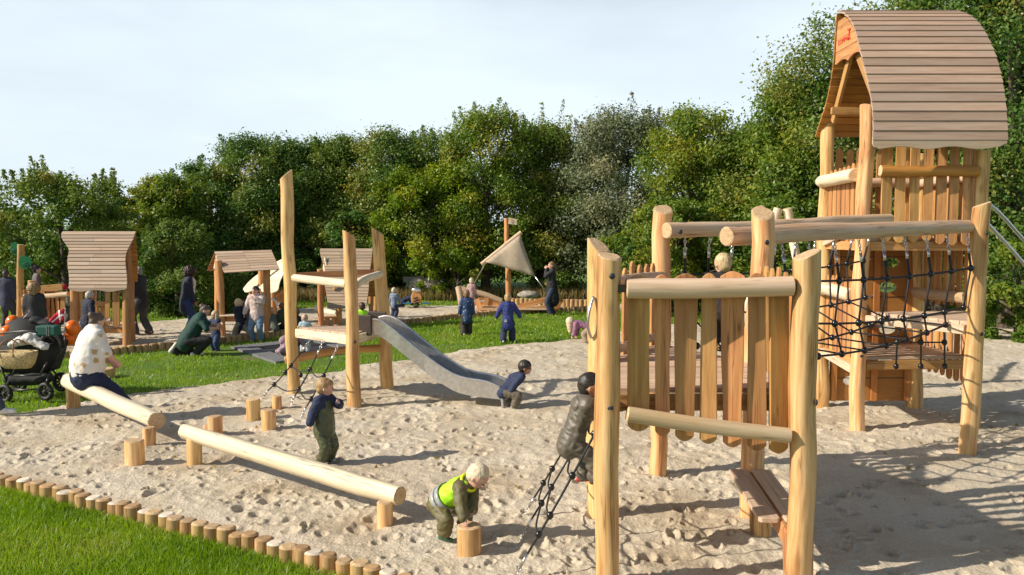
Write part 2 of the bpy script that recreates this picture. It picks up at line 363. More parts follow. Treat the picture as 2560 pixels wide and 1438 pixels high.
def sand_sheet():
    NR, NC = 760, 980
    Y = 4.0*np.exp(np.linspace(0, math.log(30/4.0), NR)); T = np.linspace(-.82, .82, NC)
    yy, tt = np.meshgrid(Y, T, indexing='ij'); xx = yy*tt
    dF = poly_dist(xx, yy, front_poly); dB = poly_dist(xx, yy, back_poly)
    jit = fbm(xx*2.2, yy*2.2, 3, 5)*.5
    edge_front = ((xx-EDGE0.x)*ed.y-(yy-EDGE0.y)*ed.x)                # no ragged edge along the log edging
    d = np.maximum(dF+np.where(np.abs(edge_front) < .5, 0, jit), dB+np.where(dB > -1, jit*.3, 0))
    rough = np.clip(1.0-.75*np.clip((xx-2.4)/1.2, 0, 1)*np.clip((9.2-yy)/2, 0, 1), .5, 1)   # raked smoother at the right front
    wx, wy = xx+fbm(xx*4, yy*4, 2, 41)*.22, yy+fbm(xx*4+9, yy*4, 2, 42)*.22
    rid = lambda f, sd: 1-4*np.abs(vnoise(wx*f, wy*f*1.25, sd)-.5)                    # rounded hollows between sharp little crests
    amt = np.clip(.55+fbm(xx*.9, yy*.9, 2, 43)*1.6, .15, 1)*rough
    z = (rid(4.6, 51)*.017+rid(9.5, 52)*.011)*amt+fbm(xx*.7, yy*.7, 3, 1)*.10+fbm(xx*3.3, yy*3.3, 3, 2)*.040*rough+fbm(xx*9, yy*9, 3, 3)*.020*rough+fbm(xx*28, yy*28, 2, 8)*.009*rough
    lt = math.log(30/4.0)
    def stamp(cx, cy, ra, rb, ang, dep, rim, skew):
        R = max(ra, rb)*1.7
        if cy-R <= 4.05: return
        i0 = int(math.log((cy-R)/4)/lt*(NR-1)); i1 = int(math.log((cy+R)/4)/lt*(NR-1))+2
        t0, t1 = (cx-R)/cy, (cx+R)/cy; j0 = int((t0+.82)/1.64*(NC-1))-1; j1 = int((t1+.82)/1.64*(NC-1))+3
        i0 = max(i0, 0); i1 = min(i1, NR); j0 = max(j0, 0); j1 = min(j1, NC)
        if i0 >= i1 or j0 >= j1: return
        X, Yl = xx[i0:i1, j0:j1]-cx, yy[i0:i1, j0:j1]-cy
        c, s = math.cos(ang), math.sin(ang); a = (X*c+Yl*s)/ra; b = (-X*s+Yl*c)/rb
        q = np.sqrt(a*a+b*b)+fbm(xx[i0:i1, j0:j1]*22, yy[i0:i1, j0:j1]*22, 2, 9)*.35
        z[i0:i1, j0:j1] += -dep*np.clip(1.15-q**2.6, 0, 1)*(1+skew*a)+rim*dep*np.exp(-((q-1.2)/.22)**2)*(1-skew*1.2*a)
    r = random.Random(5)
    for k in range(3600):
        cy = 4.3+25*r.random()**1.55; cx = cy*r.uniform(-.8, .8)
        if cx > 2.3 and cy < 9.3 and r.random() < .35: continue
        big = r.random()
        ra = r.uniform(.035, .075)*(1.45 if big > .8 else 1); rb = ra*r.uniform(.5, .95)
        stamp(cx, cy, ra, rb, r.uniform(0, 6.28), r.uniform(.012, .030)*(1.4 if big > .8 else 1), r.uniform(.15, .6), r.uniform(-.5, .5))
    for k in range(500):                                                   # kicked-up clods and little heaps
        cy = 4.3+22*r.random()**1.6; cx = cy*r.uniform(-.8, .8); ra = r.uniform(.014, .042)
        if cx > 2.3 and cy < 9.3 and r.random() < .8: continue
        stamp(cx, cy, ra, ra*r.uniform(.5, 1), r.uniform(0, 6.28), -r.uniform(.006, .020), 0, 0)
    edge = np.clip(d/.35, -1, 1)
    z = np.where(d > 0, z*np.clip(.35+d/.6, 0, 1)+.015*np.clip(edge, 0, 1), .0)+np.where(d < 0, d*.45-.02, 0)
    z = np.maximum(z, -.22)
    keep = d > -.45
    fq = keep[:-1, :-1] | keep[1:, :-1] | keep[:-1, 1:] | keep[1:, 1:]
    idx = np.arange(NR*NC).reshape(NR, NC)
    q = np.stack([idx[:-1, :-1][fq], idx[:-1, 1:][fq], idx[1:, 1:][fq], idx[1:, :-1][fq]], 1)
    used = np.unique(q); rem = np.full(NR*NC, -1); rem[used] = np.arange(len(used)); q = rem[q]
    co = np.stack([xx.ravel(), yy.ravel(), z.ravel()], 1)[used]
    return fast_mesh('sand', co, q, M['sand'], True), (Y, T, z)
def fast_mesh(name, co, quads, mat, smooth=False, attrs=None):
    me = bpy.data.meshes.new(name); n = quads.shape[1]
    me.vertices.add(len(co)); me.vertices.foreach_set('co', co.astype('f').ravel())
    me.loops.add(quads.size); me.loops.foreach_set('vertex_index', quads.astype('i').ravel())
    me.polygons.add(len(quads)); me.polygons.foreach_set('loop_start', np.arange(0, quads.size, n, dtype='i'))
    try: me.polygons.foreach_set('loop_total', np.full(len(quads), n, 'i'))
    except Exception: pass
    if smooth: me.polygons.foreach_set('use_smooth', np.ones(len(quads), bool))
    for k, a in (attrs or {}).items():
        at = me.attributes.new(k, 'FLOAT', 'POINT'); at.data.foreach_set('value', a.astype('f'))
    me.materials.append(mat); me.update(calc_edges=True); me.validate(); return me
# sand material
m, N, L, P = new_mat('sand')
tc = N.new('ShaderNodeTexCoord')
n1 = N.new('ShaderNodeTexNoise'); n1.inputs['Scale'].default_value = 1.1; n1.inputs['Detail'].default_value = 6; L.new(tc.outputs['Object'], n1.inputs['Vector'])
n2 = N.new('ShaderNodeTexNoise'); n2.inputs['Scale'].default_value = 260; n2.inputs['Detail'].default_value = 3; L.new(tc.outputs['Object'], n2.inputs['Vector'])
n3 = N.new('ShaderNodeTexNoise'); n3.inputs['Scale'].default_value = 42; n3.inputs['Detail'].default_value = 5; L.new(tc.outputs['Object'], n3.inputs['Vector'])
r1 = ramp(N, [(.49, .40, .28), (.60, .515, .385), (.635, .565, .445)], [.30, .47, .62]); L.new(n1.outputs['Fac'], r1.inputs[0])
r2 = ramp(N, [(.66,)*3, (1, 1, 1), (1.15,)*3], [.30, .48, .75]); L.new(n2.outputs['Fac'], r2.inputs[0])
c = mixc(N, L, .8, r1.outputs[0], r2.outputs[0], 'MULTIPLY')
r3 = ramp(N, [(.8,)*3, (1.08,)*3], [.3, .65]); L.new(n3.outputs['Fac'], r3.inputs[0])
c = mixc(N, L, .7, c, r3.outputs[0], 'MULTIPLY'); L.new(c, P.inputs['Base Color']); P.inputs['Roughness'].default_value = .95; P.inputs['Specular IOR Level'].default_value = .15
ad = N.new('ShaderNodeMath'); ad.operation = 'MULTIPLY_ADD'; ad.inputs[1].default_value = .35; L.new(n2.outputs['Fac'], ad.inputs[0]); L.new(n3.outputs['Fac'], ad.inputs[2])
bp = N.new('ShaderNodeBump'); bp.inputs['Strength'].default_value = .9; bp.inputs['Distance'].default_value = .016; L.new(ad.outputs[0], bp.inputs['Height']); L.new(bp.outputs[0], P.inputs['Normal'])
M['sand'] = m
# lawn material
m, N, L, P = new_mat('lawn_soil')
tc = N.new('ShaderNodeTexCoord')
n1 = N.new('ShaderNodeTexNoise'); n1.inputs['Scale'].default_value = .9; n1.inputs['Detail'].default_value = 7; L.new(tc.outputs['Object'], n1.inputs['Vector'])
n2 = N.new('ShaderNodeTexNoise'); n2.inputs['Scale'].default_value = 45; n2.inputs['Detail'].default_value = 4; L.new(tc.outputs['Object'], n2.inputs['Vector'])
r1 = ramp(N, [(.22, .18, .08), (.13, .22, .02), (.12, .24, .016), (.19, .29, .03)], [.27, .36, .52, .72]); L.new(n1.outputs['Fac'], r1.inputs[0])
r2 = ramp(N, [(.5,)*3, (1.2,)*3], [.3, .7]); L.new(n2.outputs['Fac'], r2.inputs[0])
L.new(mixc(N, L, .9, r1.outputs[0], r2.outputs[0], 'MULTIPLY'), P.inputs['Base Color']); P.inputs['Roughness'].default_value = .9
bp = N.new('ShaderNodeBump'); bp.inputs['Strength'].default_value = 1; bp.inputs['Distance'].default_value = .05; L.new(n2.outputs['Fac'], bp.inputs['Height']); L.new(bp.outputs[0], P.inputs['Normal'])
M['lawn'] = m
def leaf_mat(name, cols, trans=.35, rough=.5, tint=True, patch=None):
    m, N, L, P = new_mat(name)
    ge = N.new('ShaderNodeNewGeometry'); at = N.new('ShaderNodeAttribute'); at.attribute_name = 'tint'
    a = N.new('ShaderNodeMath'); a.operation = 'MULTIPLY_ADD'; a.inputs[1].default_value = .4; L.new(ge.outputs['Random Per Island'], a.inputs[0]); L.new(at.outputs['Fac'], a.inputs[2])
    r = ramp(N, cols); L.new(a.outputs[0], r.inputs[0]); L.new(r.outputs[0], P.inputs['Base Color'])
    P.inputs['Roughness'].default_value = rough; P.inputs['Specular IOR Level'].default_value = .35
    tr = N.new('ShaderNodeBsdfTranslucent'); hs = N.new('ShaderNodeHueSaturation'); hs.inputs['Value'].default_value = 1.6; hs.inputs['Saturation'].default_value = 1.1; L.new(r.outputs[0], hs.inputs['Color']); L.new(hs.outputs[0], tr.inputs['Color'])
    ms = N.new('ShaderNodeMixShader'); ms.inputs[0].default_value = trans; L.new(P.outputs[0], ms.inputs[1]); L.new(tr.outputs[0], ms.inputs[2])
    L.new(ms.outputs[0], N['Material Output'].inputs['Surface']); M[name] = m; return m
leaf_mat('grass_blade', [(.098, .180, .010), (.155, .275, .016), (.215, .345, .024), (.30, .38, .055), (.36, .34, .11)], .4, .42)
# lawn plane reaching the horizon
bm = MB(); bm.add([(-900, -60, LAWN), (900, -60, LAWN), (900, 1500, LAWN), (-900, 1500, LAWN)], [(0, 1, 2, 3)])
tag(bm.build('lawn', ['lawn']), kind='structure')
sand_me, (SY, ST, SZ) = sand_sheet()
tag(link('sand', sand_me), kind='structure')
def sand_z(x, y):
    """height of the sand at x, y"""
    i = int(round(math.log(max(y, 4.01)/4)/math.log(7.5)*(len(SY)-1))); j = int(round((x/y+.82)/1.64*(len(ST)-1)))
    if not (0 <= i < len(SY) and 0 <= j < len(ST)): return 0.0
    return float(SZ[i, j])
def blades(name, pts, h0, h1, wd, lean=.5, segs=2, label_kind='stuff'):
    n = len(pts); a = RNG.uniform(0, 6.283, n); h = RNG.uniform(h0, h1, n); b = RNG.uniform(.1, 1, n)*lean; la = RNG.uniform(0, 6.283, n)
    wdt = wd*RNG.uniform(.7, 1.3, n); sx, sy = np.cos(a)*wdt/2, np.sin(a)*wdt/2; lx, ly = np.cos(la)*b*h, np.sin(la)*b*h
    x, y, z = pts[:, 0], pts[:, 1], pts[:, 2]-.01
    v = np.empty((n, 5, 3))
    v[:, 0] = np.stack([x-sx, y-sy, z], 1); v[:, 1] = np.stack([x+sx, y+sy, z], 1)
    v[:, 2] = np.stack([x+sx*.8+lx*.35, y+sy*.8+ly*.35, z+h*.6], 1); v[:, 3] = np.stack([x-sx*.8+lx*.35, y-sy*.8+ly*.35, z+h*.6], 1)
    v[:, 4] = np.stack([x+lx, y+ly, z+h], 1)
    i = np.arange(n)*5
    tris = np.concatenate([np.stack([i, i+1, i+2], 1), np.stack([i, i+2, i+3], 1), np.stack([i+3, i+2, i+4], 1)])
    t = np.clip(.28+fbm(x*1.3, y*1.3, 3, 21)*1.1+RNG.normal(0, .06, n), 0, 1)
    t = np.where(RNG.random(n) < .03, .75, t)
    return tag(link(name, fast_mesh(name, v.reshape(-1, 3), tris, M['grass_blade'], False, {'tint': np.repeat(t, 5)})), kind='stuff')
def scatter(n, x0, x1, y0, y1, cond, power=1.0):
    y = y0+(y1-y0)*RNG.random(n)**power; x = RNG.uniform(x0, x1, n); k = cond(x, y); return np.stack([x[k], y[k], np.full(k.sum(), LAWN)], 1)
side = lambda x, y: (x-EDGE0.x)*ed.y-(y-EDGE0.y)*ed.x
infront = lambda x, y: (side(x, y) > .06) & (np.abs(x/y) < .75)
blades('front_grass', scatter(260000, -6.2, .6, 4.2, 9.0, lambda x, y: infront(x, y) & (fbm(x*2, y*2, 2, 3) > -.3)), .04, .10, .0065, .8)
def lawn_ok(x, y): return (poly_dist(x, y, front_poly)+fbm(x*2.2, y*2.2, 3, 5)*.5+fbm(x*5, y*5, 2, 61)*.3 < .05-.55*RNG.random(len(x))**2) & (poly_dist(x, y, back_poly) < -.10) & (side(x, y) < -.3) & (np.abs(x/y) < .72)
def in_tramp(x, y): return (np.abs(x+4.55)+np.abs(y-17.2) < 2.0)
blades('middle_grass', scatter(150000, -14, 6, 10.5, 23, lambda x, y: lawn_ok(x, y) & ~in_tramp(x, y) & ((fbm(x*.9, y*.9, 4, 33) > -.13) | (RNG.random(len(x)) < .3)), 1.25), .035, .075, .013, .9)
blades('far_grass', scatter(90000, -22, 22, 18, 34, lambda x, y: lawn_ok(x, y) & ~in_tramp(x, y)), .04, .10, .03, .9)
# ------------------------------------------------------------------ round timber edging
def edging_mesh(name, r, h, cap, mat='edge'):
    mb = MB(); mb.log([(0, 0, -.12), (0, 0, h)], r, 14, 0, 1, .03, 0, step=.2, chamfer=.019, lump=.03)
    return mb.mesh(name, [mat, cap])
EM = {}
for k, cap in (('pale', 'endpale'), ('tan', 'endtan'), ('brown', 'endbrown')): EM[k] = [edging_mesh('edging_log_'+k, .069, .115, cap) for _ in range(2)]
nlog = int((EDGE1-EDGE0).length/.136)
lab = {'pale': 'short round edging log with a whitish sawn top between front lawn and sand', 'tan': 'short round edging log with a tan sawn top between front lawn and sand', 'brown': 'short round edging log with a brown sawn top between front lawn and sand'}
seq = 'bpbtbtptbptptbptptttttbbbptbpbtt'
for i in range(-4, nlog+6):
    p = EDGE0+ed*(i*.136)+V((random.uniform(-.018, .018), random.uniform(-.018, .018), 0))
    k = {'p': 'pale', 't': 'tan', 'b': 'brown'}[seq[i % len(seq)]]
    o = link('edging_log', EM[k][i % 2], None, (p.x, p.y, LAWN+.005+random.uniform(-.012, .015)))
    o.rotation_euler = (random.uniform(-.05, .05), random.uniform(-.05, .05), random.uniform(0, 6.28)); sc_ = random.uniform(.9, 1.06); o.scale = (sc_, sc_, 1.0)
    tag(o, lab[k], 'edging log', 'edging logs along the front lawn')
def row(path, step, r, h, label, group, name='edging_log', jitter=.01, z=LAWN, cap='endtan', start=.0):
    ms = [edging_mesh(name, r, h, c) for c in (cap, 'endbrown')]
    P_ = [V((x, y, 0)) for x, y in path]; left = start; k = 0
    for a, b in zip(P_[:-1], P_[1:]):
        d = (b-a).length; t = left
        while t < d:
            p = a.lerp(b, t/d); o = link(name, ms[k % 2], None, (p.x+random.uniform(-jitter, jitter), p.y+random.uniform(-jitter, jitter), z+random.uniform(-.012, .012)))
            o.rotation_euler = (random.uniform(-.04, .04), random.uniform(-.04, .04), random.uniform(0, 6.28)); k += 1
            tag(o, label, 'edging log', group); t += step
        left = t-d
row(back_near[1:-1], .152, .074, .15, 'weathered stub in the low log edging curving between mid lawn and back sandpit', 'edging logs along the back sandpit')
row([(dp(1282, 770, 27.5).x, 27.3), (dp(1390, 770, 27.2).x, 27.0), (dp(1500, 770, 26.8).x, 26.6)], .155, .075, .29, 'upright honey log in the taller low palisade behind the boat stern', 'palisade logs behind the boat', 'palisade_log', z=-.02)
# ------------------------------------------------------------------ pentagon climbing platform (right foreground)
UP = V((0, 0, 1))
def post(parent, base, top, r0, r1, cut=None, bolts=(), mat='post', cap='end', lump=.09, name='post', sway=.16):
    mb = MB(); base, top = V(base), V(top); d = top-base
    mid = [base.lerp(top, t)+V((random.uniform(-.012, .012), random.uniform(-.012, .012), 0)) for t in (.3, .65)]
    mb.log([base, *mid, top], [r0, r0*.98, (r0+r1)/2, r1], 14, 0, 1, .12, sway, cut1=cut, lump=lump)
    o = mb.build(name, [mat, cap], parent)
    for z, a in bolts:
        t = (z-base.z)/d.z; p = base.lerp(top, t); dd = V((math.cos(a), math.sin(a), 0)); bolt(o, p+dd*(r0*t*0+(r0*(1-t)+r1*t))*.98, dd)
    return o
def rail(parent, path, r, mat='rail', cap='end', name='rail', **k):
    return MB().log(path, r, 12, 0, 1, .07, k.pop('sway', .22), **k).build(name, [mat, cap], parent)
def spacer(parent, p, d, L_=.06, s=.05):
    d = V(d).normalized(); x, y = frame(d)
    return MB().box(p, s, s, L_, 0, x, y, d).build('bracket', ['brown'], parent, .004)
A = V((.65, 5.45, 0)); E = V((1.985, 5.45, 0)); B = V((.737, 6.82, 0)); D = V((2.03, 6.82, 0)); C = V((1.455, 8.03, 0))
DZ = 1.335
plat = thing('climbing_platform', ((A+D)/2)*1.0, 'large honey timber climbing platform on five thick posts in the right foreground', 'climbing platform')
post(plat, A+V((0, 0, -.25)), dp(1525, 642, 5.45), .082, .084, (-.12, .25, 0), [(2.13, -1.5), (1.25, -1.55)])
post(plat, E+V((-.02, 0, -.25)), dp(2016, 638, 5.45), .09, .086, (.42, .12, 0), [(1.28, -.5)])
post(plat, B+V((0, 0, -.25)), dp(1497, 614, 6.82), .085, .086, (-.45, .6, 0), [(1.5, 3.1)])
post(plat, C+V((-.03, 0, -.25)), dp(1657, 524, 8.03), .088, .094, (.1, .55, 0), [], sway=.3)
post(plat, D+V((0, 0, -.25)), dp(1906, 534, 6.82), .092, .086, (.05, .75, 0), [(2.34, -1.3)])
# deck: boards clipped to the pentagon, running left-right
def clip_span(poly, y):
    xs = []
    for i in range(len(poly)):
        (x0, y0), (x1, y1) = poly[i], poly[(i+1) % len(poly)]
        if (y0 > y) != (y1 > y): xs.append(x0+(y-y0)*(x1-x0)/(y1-y0))
    return (min(xs), max(xs)) if len(xs) >= 2 else None
def deck(parent, poly, z, bw=.125, th=.035, mat='deck', gap=.008, name='deck'):
    mb = MB(); ys = [p[1] for p in poly]; y = min(ys)+.001
    while y < max(ys)-.02:
        y1 = min(y+bw, max(ys)-.001)
        a, b = clip_span(poly, y+.004), clip_span(poly, y1-gap)
        if a and b:
            mb.prism([(a[0], y), (a[1], y), (b[1], y1-gap), (b[0], y1-gap)], (0, 0, z-th/2), V((1, 0, 0)), V((0, 1, 0)), th, 0, 0)
        y = y1
    return mb.build(name, [mat], parent, .003)
inset = lambda P, k: [(p.x+(sum(q.x for q in P)/len(P)-p.x)*k, p.y+(sum(q.y for q in P)/len(P)-p.y)*k) for p in P]
AF, EF = A+V((.0, .17, 0)), E+V((0, .17, 0))
deck(plat, inset([AF, EF, D, C, B], .02), DZ)
for p, q in ((AF, EF), (E, D), (D, C), (C, B), (B, A)):
    d = (q-p).normalized(); MB().board(p+d*.09+V((0, 0, DZ-.095)), q-d*.09+V((0, 0, DZ-.095)), UP, .115, .045, 0).build('deck_beam', ['plank'], plat, .004)
# front railing A-E: two round rails with seven swinging slats behind
rail(plat, [(.765, 5.43, 2.045), (1.1, 5.42, 2.02), (1.5, 5.43, 2.045), (1.865, 5.43, 2.06)], .070)
spacer(plat, (.735, 5.43, 2.045), (1, 0, 0), .09); spacer(plat, (1.885, 5.43, 2.06), (1, 0, 0), .06, .045)
rail(plat, [(.775, 5.40, 1.205), (1.2, 5.40, 1.15), (1.6, 5.40, 1.09), (1.86, 5.40, 1.055)], .052)
for (a0, a1, b0, b1, yt, yb) in ((255, 332, 258, 330, 310, 898), (355, 410, 360, 410, 309, 917), (432, 515, 436, 498, 305, 935), (536, 584, 527, 585, 303, 945), (607, 690, 615, 677, 297, 958), (709, 769, 706, 770, 303, 970), (786, 858, 785, 854, 315, 981)):
    Yd = 5.535; px = lambda zx, zy: dp(1400+zx/1.5014, 480+zy/1.5014, Yd)
    top, bot = px((a0+a1)/2, yt), px((b0+b1)/2, yb); tw = random.uniform(-.35, .35)
    MB().picket(bot, top, V((1, tw, 0)), (b1-b0)/1.5014*Yd/FPX*1.1, .03, 0, .035, .035, (a1-a0)/1.5014*Yd/FPX*1.08, jag=.004).build('slat', ['plank'], plat, .004)
def picket_panel(parent, p, q, z0, z1, n, wd=.085, th=.025, mat='plank', rails=((.12, .04),), name='slat', m0=.1, tip0=.03, tip1=.05, single=True, jagz=.03, off=0.0, railmat='rail', railr=True):
    p, q = V(p), V(q); d = (q-p); L_ = d.length; d.normalize(); nrm = V((d.y, -d.x, 0))*off
    whole = MB()
    for i in range(n):
        t = m0+(L_-2*m0)*(i+.5)/n; c = p+d*t+nrm
        mb = MB() if single else whole
        k = random.uniform(-.012, .012)
        mb.picket(c+V((0, 0, z0+random.uniform(-jagz, jagz))), c+d*k+V((0, 0, z1+random.uniform(-jagz, jagz))), d, wd*random.uniform(.85, 1.1), th, 0, tip0, tip1, wd*random.uniform(.85, 1.1))
        if single: mb.build(name, [mat], parent, .004)
    if not single: whole.build('slat_panel', [mat], parent, .003)
    for z, r in rails:
        sdir = V((d.y, -d.x, 0))*(off-(th/2+r*.9)*(1 if railr else -1))
        rail(parent, [p+d*.06+sdir+V((0, 0, z)), p+d*(L_/2)+sdir+V((0, 0, z+.015)), q-d*.06+sdir+V((0, 0, z))], r, railmat)
picket_panel(plat, B, C, 1.22, 2.14, 7, .085, rails=((2.0, .045), (1.42, .04)), off=.0, railr=False)
picket_panel(plat, D, E, 1.05, 2.14, 7, .085, rails=((2.0, .045), (1.25, .04)), off=.0)
# step bench between D and E
bench = MB()
b0, b1 = V((1.955, 6.75, .455)), V((2.02, 5.38, .445))
b0 = dp(1873, 1178, 6.72); b1 = dp(1958, 1303, 5.62); bd = (b1-b0).normalized(); bx = V((bd.y, -bd.x, 0)).normalized()
for sgn in (-1, 1):
    MB().board(b0+bx*sgn*.092, b1+bx*sgn*.092, bx, .16, .035, 0, .02, .15).build('seat_board', ['deck'], plat, .005)
MB().board(b0+V((0, 0, -.07))-bd*.02, b1+V((0, 0, -.07))+bd*.12, UP, .13, .028, 0, .03).build('seat_rib', ['plank'], plat, .004)
MB().board(b1+V((.0, -.06, -.38))+bd*.10, b1+V((0, 0, .0))+bd*.10, bd*1+V((0, .4, 0)), .10, .05, 0, .03).build('seat_bracket', ['plank'], plat, .006)
for k in (.28, .08): bolt(plat, b1+bd*.10+V((-.0, -.085, -k)), (-.2, -1, 0), .016)
MB().log([(b0.x+.02, b0.y-.33, -.2), (b0.x+.01, b0.y-.33, .40)], .085, 10, 0, 1, .05).build('seat_leg', ['post', 'end'], plat)
# ------------------------------------------------------------------ net ladder up to the platform (between A and B)
def net_balls(parent, pts, r, ax=None):
    me = None
    for p in pts:
        if me is None: me = MB().ball((0, 0, 0), r, 8, 6, sc=(1, 1, 1.15)).mesh('rope_connector', ['ball'])
        link('rope_connector', me, parent, V(p)-root_loc(parent))
net = thing('net_ladder', (.2, 6.2, 0), 'black rope net ladder slanting from the sand to the left of the large platform', 'net ladder')
def lerp3(a, b, t): return V(a).lerp(V(b), t)
topN, topM, topF = V((.74, 5.72, 1.30)), V((.76, 6.17, 1.30)), V((.78, 6.60, 1.30))
botN, botM, botF = gp(1282, 1452, 0), gp(1298, 1352, 0), gp(1308, 1292, 0)
rp_ = MB(); ch = MB(); balls = []
RN = []
for a, b in ((topN, botN), (topM, botM), (topF, botF)):
    s_ = lerp3(a, b, .86); pts = [lerp3(a, s_, t/8)+V((0, 0, -.03*math.sin(math.pi*t/8))) for t in range(9)]; RN.append(pts)
    rp_.tube(pts, .0085, 6); MB().hang(net, s_, lerp3(a, b, .93), b+V((0, 0, -.03)), .0042, .035, .011)
for i in (2, 4, 6, 7):
    for k in range(2):
        a, b = RN[k][i], RN[k+1][min(8, i+(k and 0))]; m = (a+b)/2+V((-.03, 0, -.05)); rp_.tube(smoothpath([a, m, b], 4), .0075, 6)
    balls += [RN[0][i], RN[1][i], RN[2][i]]
rp_.build('rope', ['rope'], net); net_balls(net, balls, .026)
hb = smoothpath([dp(1484, 742, 6.74), dp(1474, 775, 6.7), dp(1470, 815, 6.7), dp(1478, 845, 6.74)], 5)
MB().tube(hb, .012, 8).build('grab_handle', ['steel'], plat)
# ------------------------------------------------------------------ big tower with the tall curved roof
T1 = V((4.27, 9.95, 0)); T2 = V((4.32, 11.28, 0)); T5 = V((5.62, 11.26, 0)); T4 = V((5.70, 10.02, 0)); T3 = V((4.93, 8.70, 0))
tow = thing('play_tower', (T1+T5)/2, 'tall wooden play tower with curved weathered board roof and slatted sides', 'play tower')
post(tow, T1+V((-.02, 0, -.25)), dp(2170, 268, 9.93), .088, .085, (-.3, -.1, 0), [(2.44, -1.6), (.93, -1.6)], sway=.25)
post(tow, T2+V((-.02, 0, -.25)), dp(2072, 285, 11.25), .10, .09, None, [], sway=.3)
post(tow, T5+V((0, 0, -.25)), (5.58, 11.26, 3.5), .11, .09, None, [])
post(tow, T4+V((0, 0, -.25)), (5.68, 9.98, 3.42), .10, .105, None, [])
post(tow, T3+V((0, 0, -.25)), dp(2455, 512, 8.70), .092, .088, (.4, -.15, 0), [(2.42, -1.3), (1.35, -1.25)])
# roof profile in (Y, z); the roof runs along X
RX0, RX1 = 4.155, 5.73
ZP = lambda L_: [(q.y, q.z) for q in (xp(u, v, RX0) for u, v in L_)]
prof_front_old = [(10.59, 5.30), (10.45, 5.23), (10.30, 5.12), (10.15, 4.97), (10.02, 4.80), (9.92, 4.65), (9.83, 4.50), (9.76, 4.35), (9.715, 4.20), (9.68, 4.06), (9.655, 3.92), (9.64, 3.78), (9.63, 3.65), (9.625, 3.52)]
prof_front = ZP([(2091, 32), (2101, 35), (2111, 44), (2122, 58), (2132, 76), (2141, 97), (2148, 119), (2155, 142), (2160, 165), (2164, 186), (2167, 207), (2170, 230), (2172.5, 257), (2174, 277), (2175, 298), (2176, 322), (2176.5, 350)])
prof_back = ZP([(2091, 33), (2088.5, 62), (2086, 95), (2082, 160), (2076, 202), (2068, 243), (2060, 274), (2051, 300), (2037, 344)])
prof_back_old = [(10.61, 5.28), (10.65, 5.05), (10.69, 4.85), (10.76, 4.60), (10.84, 4.40), (10.94, 4.22), (11.06, 4.06), (11.22, 3.91), (11.42, 3.78)]
def resample(pr, step):
    P_ = smoothpath([V((0, a, b)) for a, b in pr], 6); out = [P_[0]]; acc = 0
    for a, b in zip(P_[:-1], P_[1:]):
        d = (b-a).length
        while acc+d >= step:
            t = (step-acc)/d; a = a.lerp(b, t); out.append(a); d = (b-a).length; acc = 0
        acc += d
    if acc > step*.25: out.append(P_[-1])
    return out
def shell_roof(parent, prof, x0f, x1f, step, th, mat, name, lap=.012, split=False, last=None, sgn=1, axis=None, org=None):
    """boards lapped along a profile; x0f/x1f give the board ends at fraction t"""
    P_ = resample(prof, step); mb = MB(); n = len(P_)-1
    for i in range(n):
        a, b = P_[i], P_[i+1]; d = (b-a).normalized(); nr = V((0, -d.z, d.y))*sgn
        if nr.z < -.35 : nr = nr
        t0, t1 = i/n, (i+1)/n
        lo = (a+nr*th*.2, b+nr*(th*.2+lap)); hi = (a+nr*(th*1.2), b+nr*(th*1.2+lap))
        b_ext = d*.008
        xa0, xa1, xb0, xb1 = x0f(t0), x1f(t0), x0f(t1), x1f(t1)
        off = V((random.uniform(-50, 50), random.uniform(-50, 50), random.uniform(-50, 50)))
        cuts = [0, 1]
        if split and random.random() < .75: cuts = [0, random.choice((.45, .55, .38)), 1]
        for c0, c1 in zip(cuts[:-1], cuts[1:]):
            g = .001
            A0, A1 = xa0+(xa1-xa0)*c0+g, xa0+(xa1-xa0)*c1-g; B0, B1 = xb0+(xb1-xb0)*c0+g, xb0+(xb1-xb0)*c1-g
            q = [V((A0, lo[0].y, lo[0].z)), V((A1, lo[0].y, lo[0].z)), V((B1, (lo[1]+b_ext).y, (lo[1]+b_ext).z)), V((B0, (lo[1]+b_ext).y, (lo[1]+b_ext).z)),
                 V((A0, hi[0].y, hi[0].z)), V((A1, hi[0].y, hi[0].z)), V((B1, (hi[1]+b_ext).y, (hi[1]+b_ext).z)), V((B0, (hi[1]+b_ext).y, (hi[1]+b_ext).z))]
            if last and i == n-1:                                    # wavy lower edge
                pass
            off = V((random.uniform(-50, 50), random.uniform(-50, 50), random.uniform(-50, 50)))
            gr = [V((0, 0, v.x))+off+V(((k in (2, 3, 6, 7))*step, (k > 3)*th, 0)) for k, v in enumerate(q)]
            if axis is not None: q = [org+axis*v.x+axis.cross(UP)*(-v.y)+UP*v.z for v in q]
            fs = [(0, 3, 2, 1), (4, 5, 6, 7), (0, 1, 5, 4), (2, 3, 7, 6), (1, 2, 6, 5), (0, 4, 7, 3)]
            if sgn < 0: fs = [tuple(reversed(f)) for f in fs]
            mb.add(q, fs, gr, 0)
    return mb.build(name, [mat], parent, .003), P_
shell_roof(tow, prof_front, lambda t: RX0+.02*math.sin(t*9), lambda t: RX1-.10*(1-min(1, t*5))**2, .115, .022, 'roof', 'roof_front', sgn=-1, lap=.016)
shell_roof(tow, prof_back, lambda t: RX0+.01, lambda t: RX1-.02, .115, .022, 'orange', 'roof_back', sgn=1)
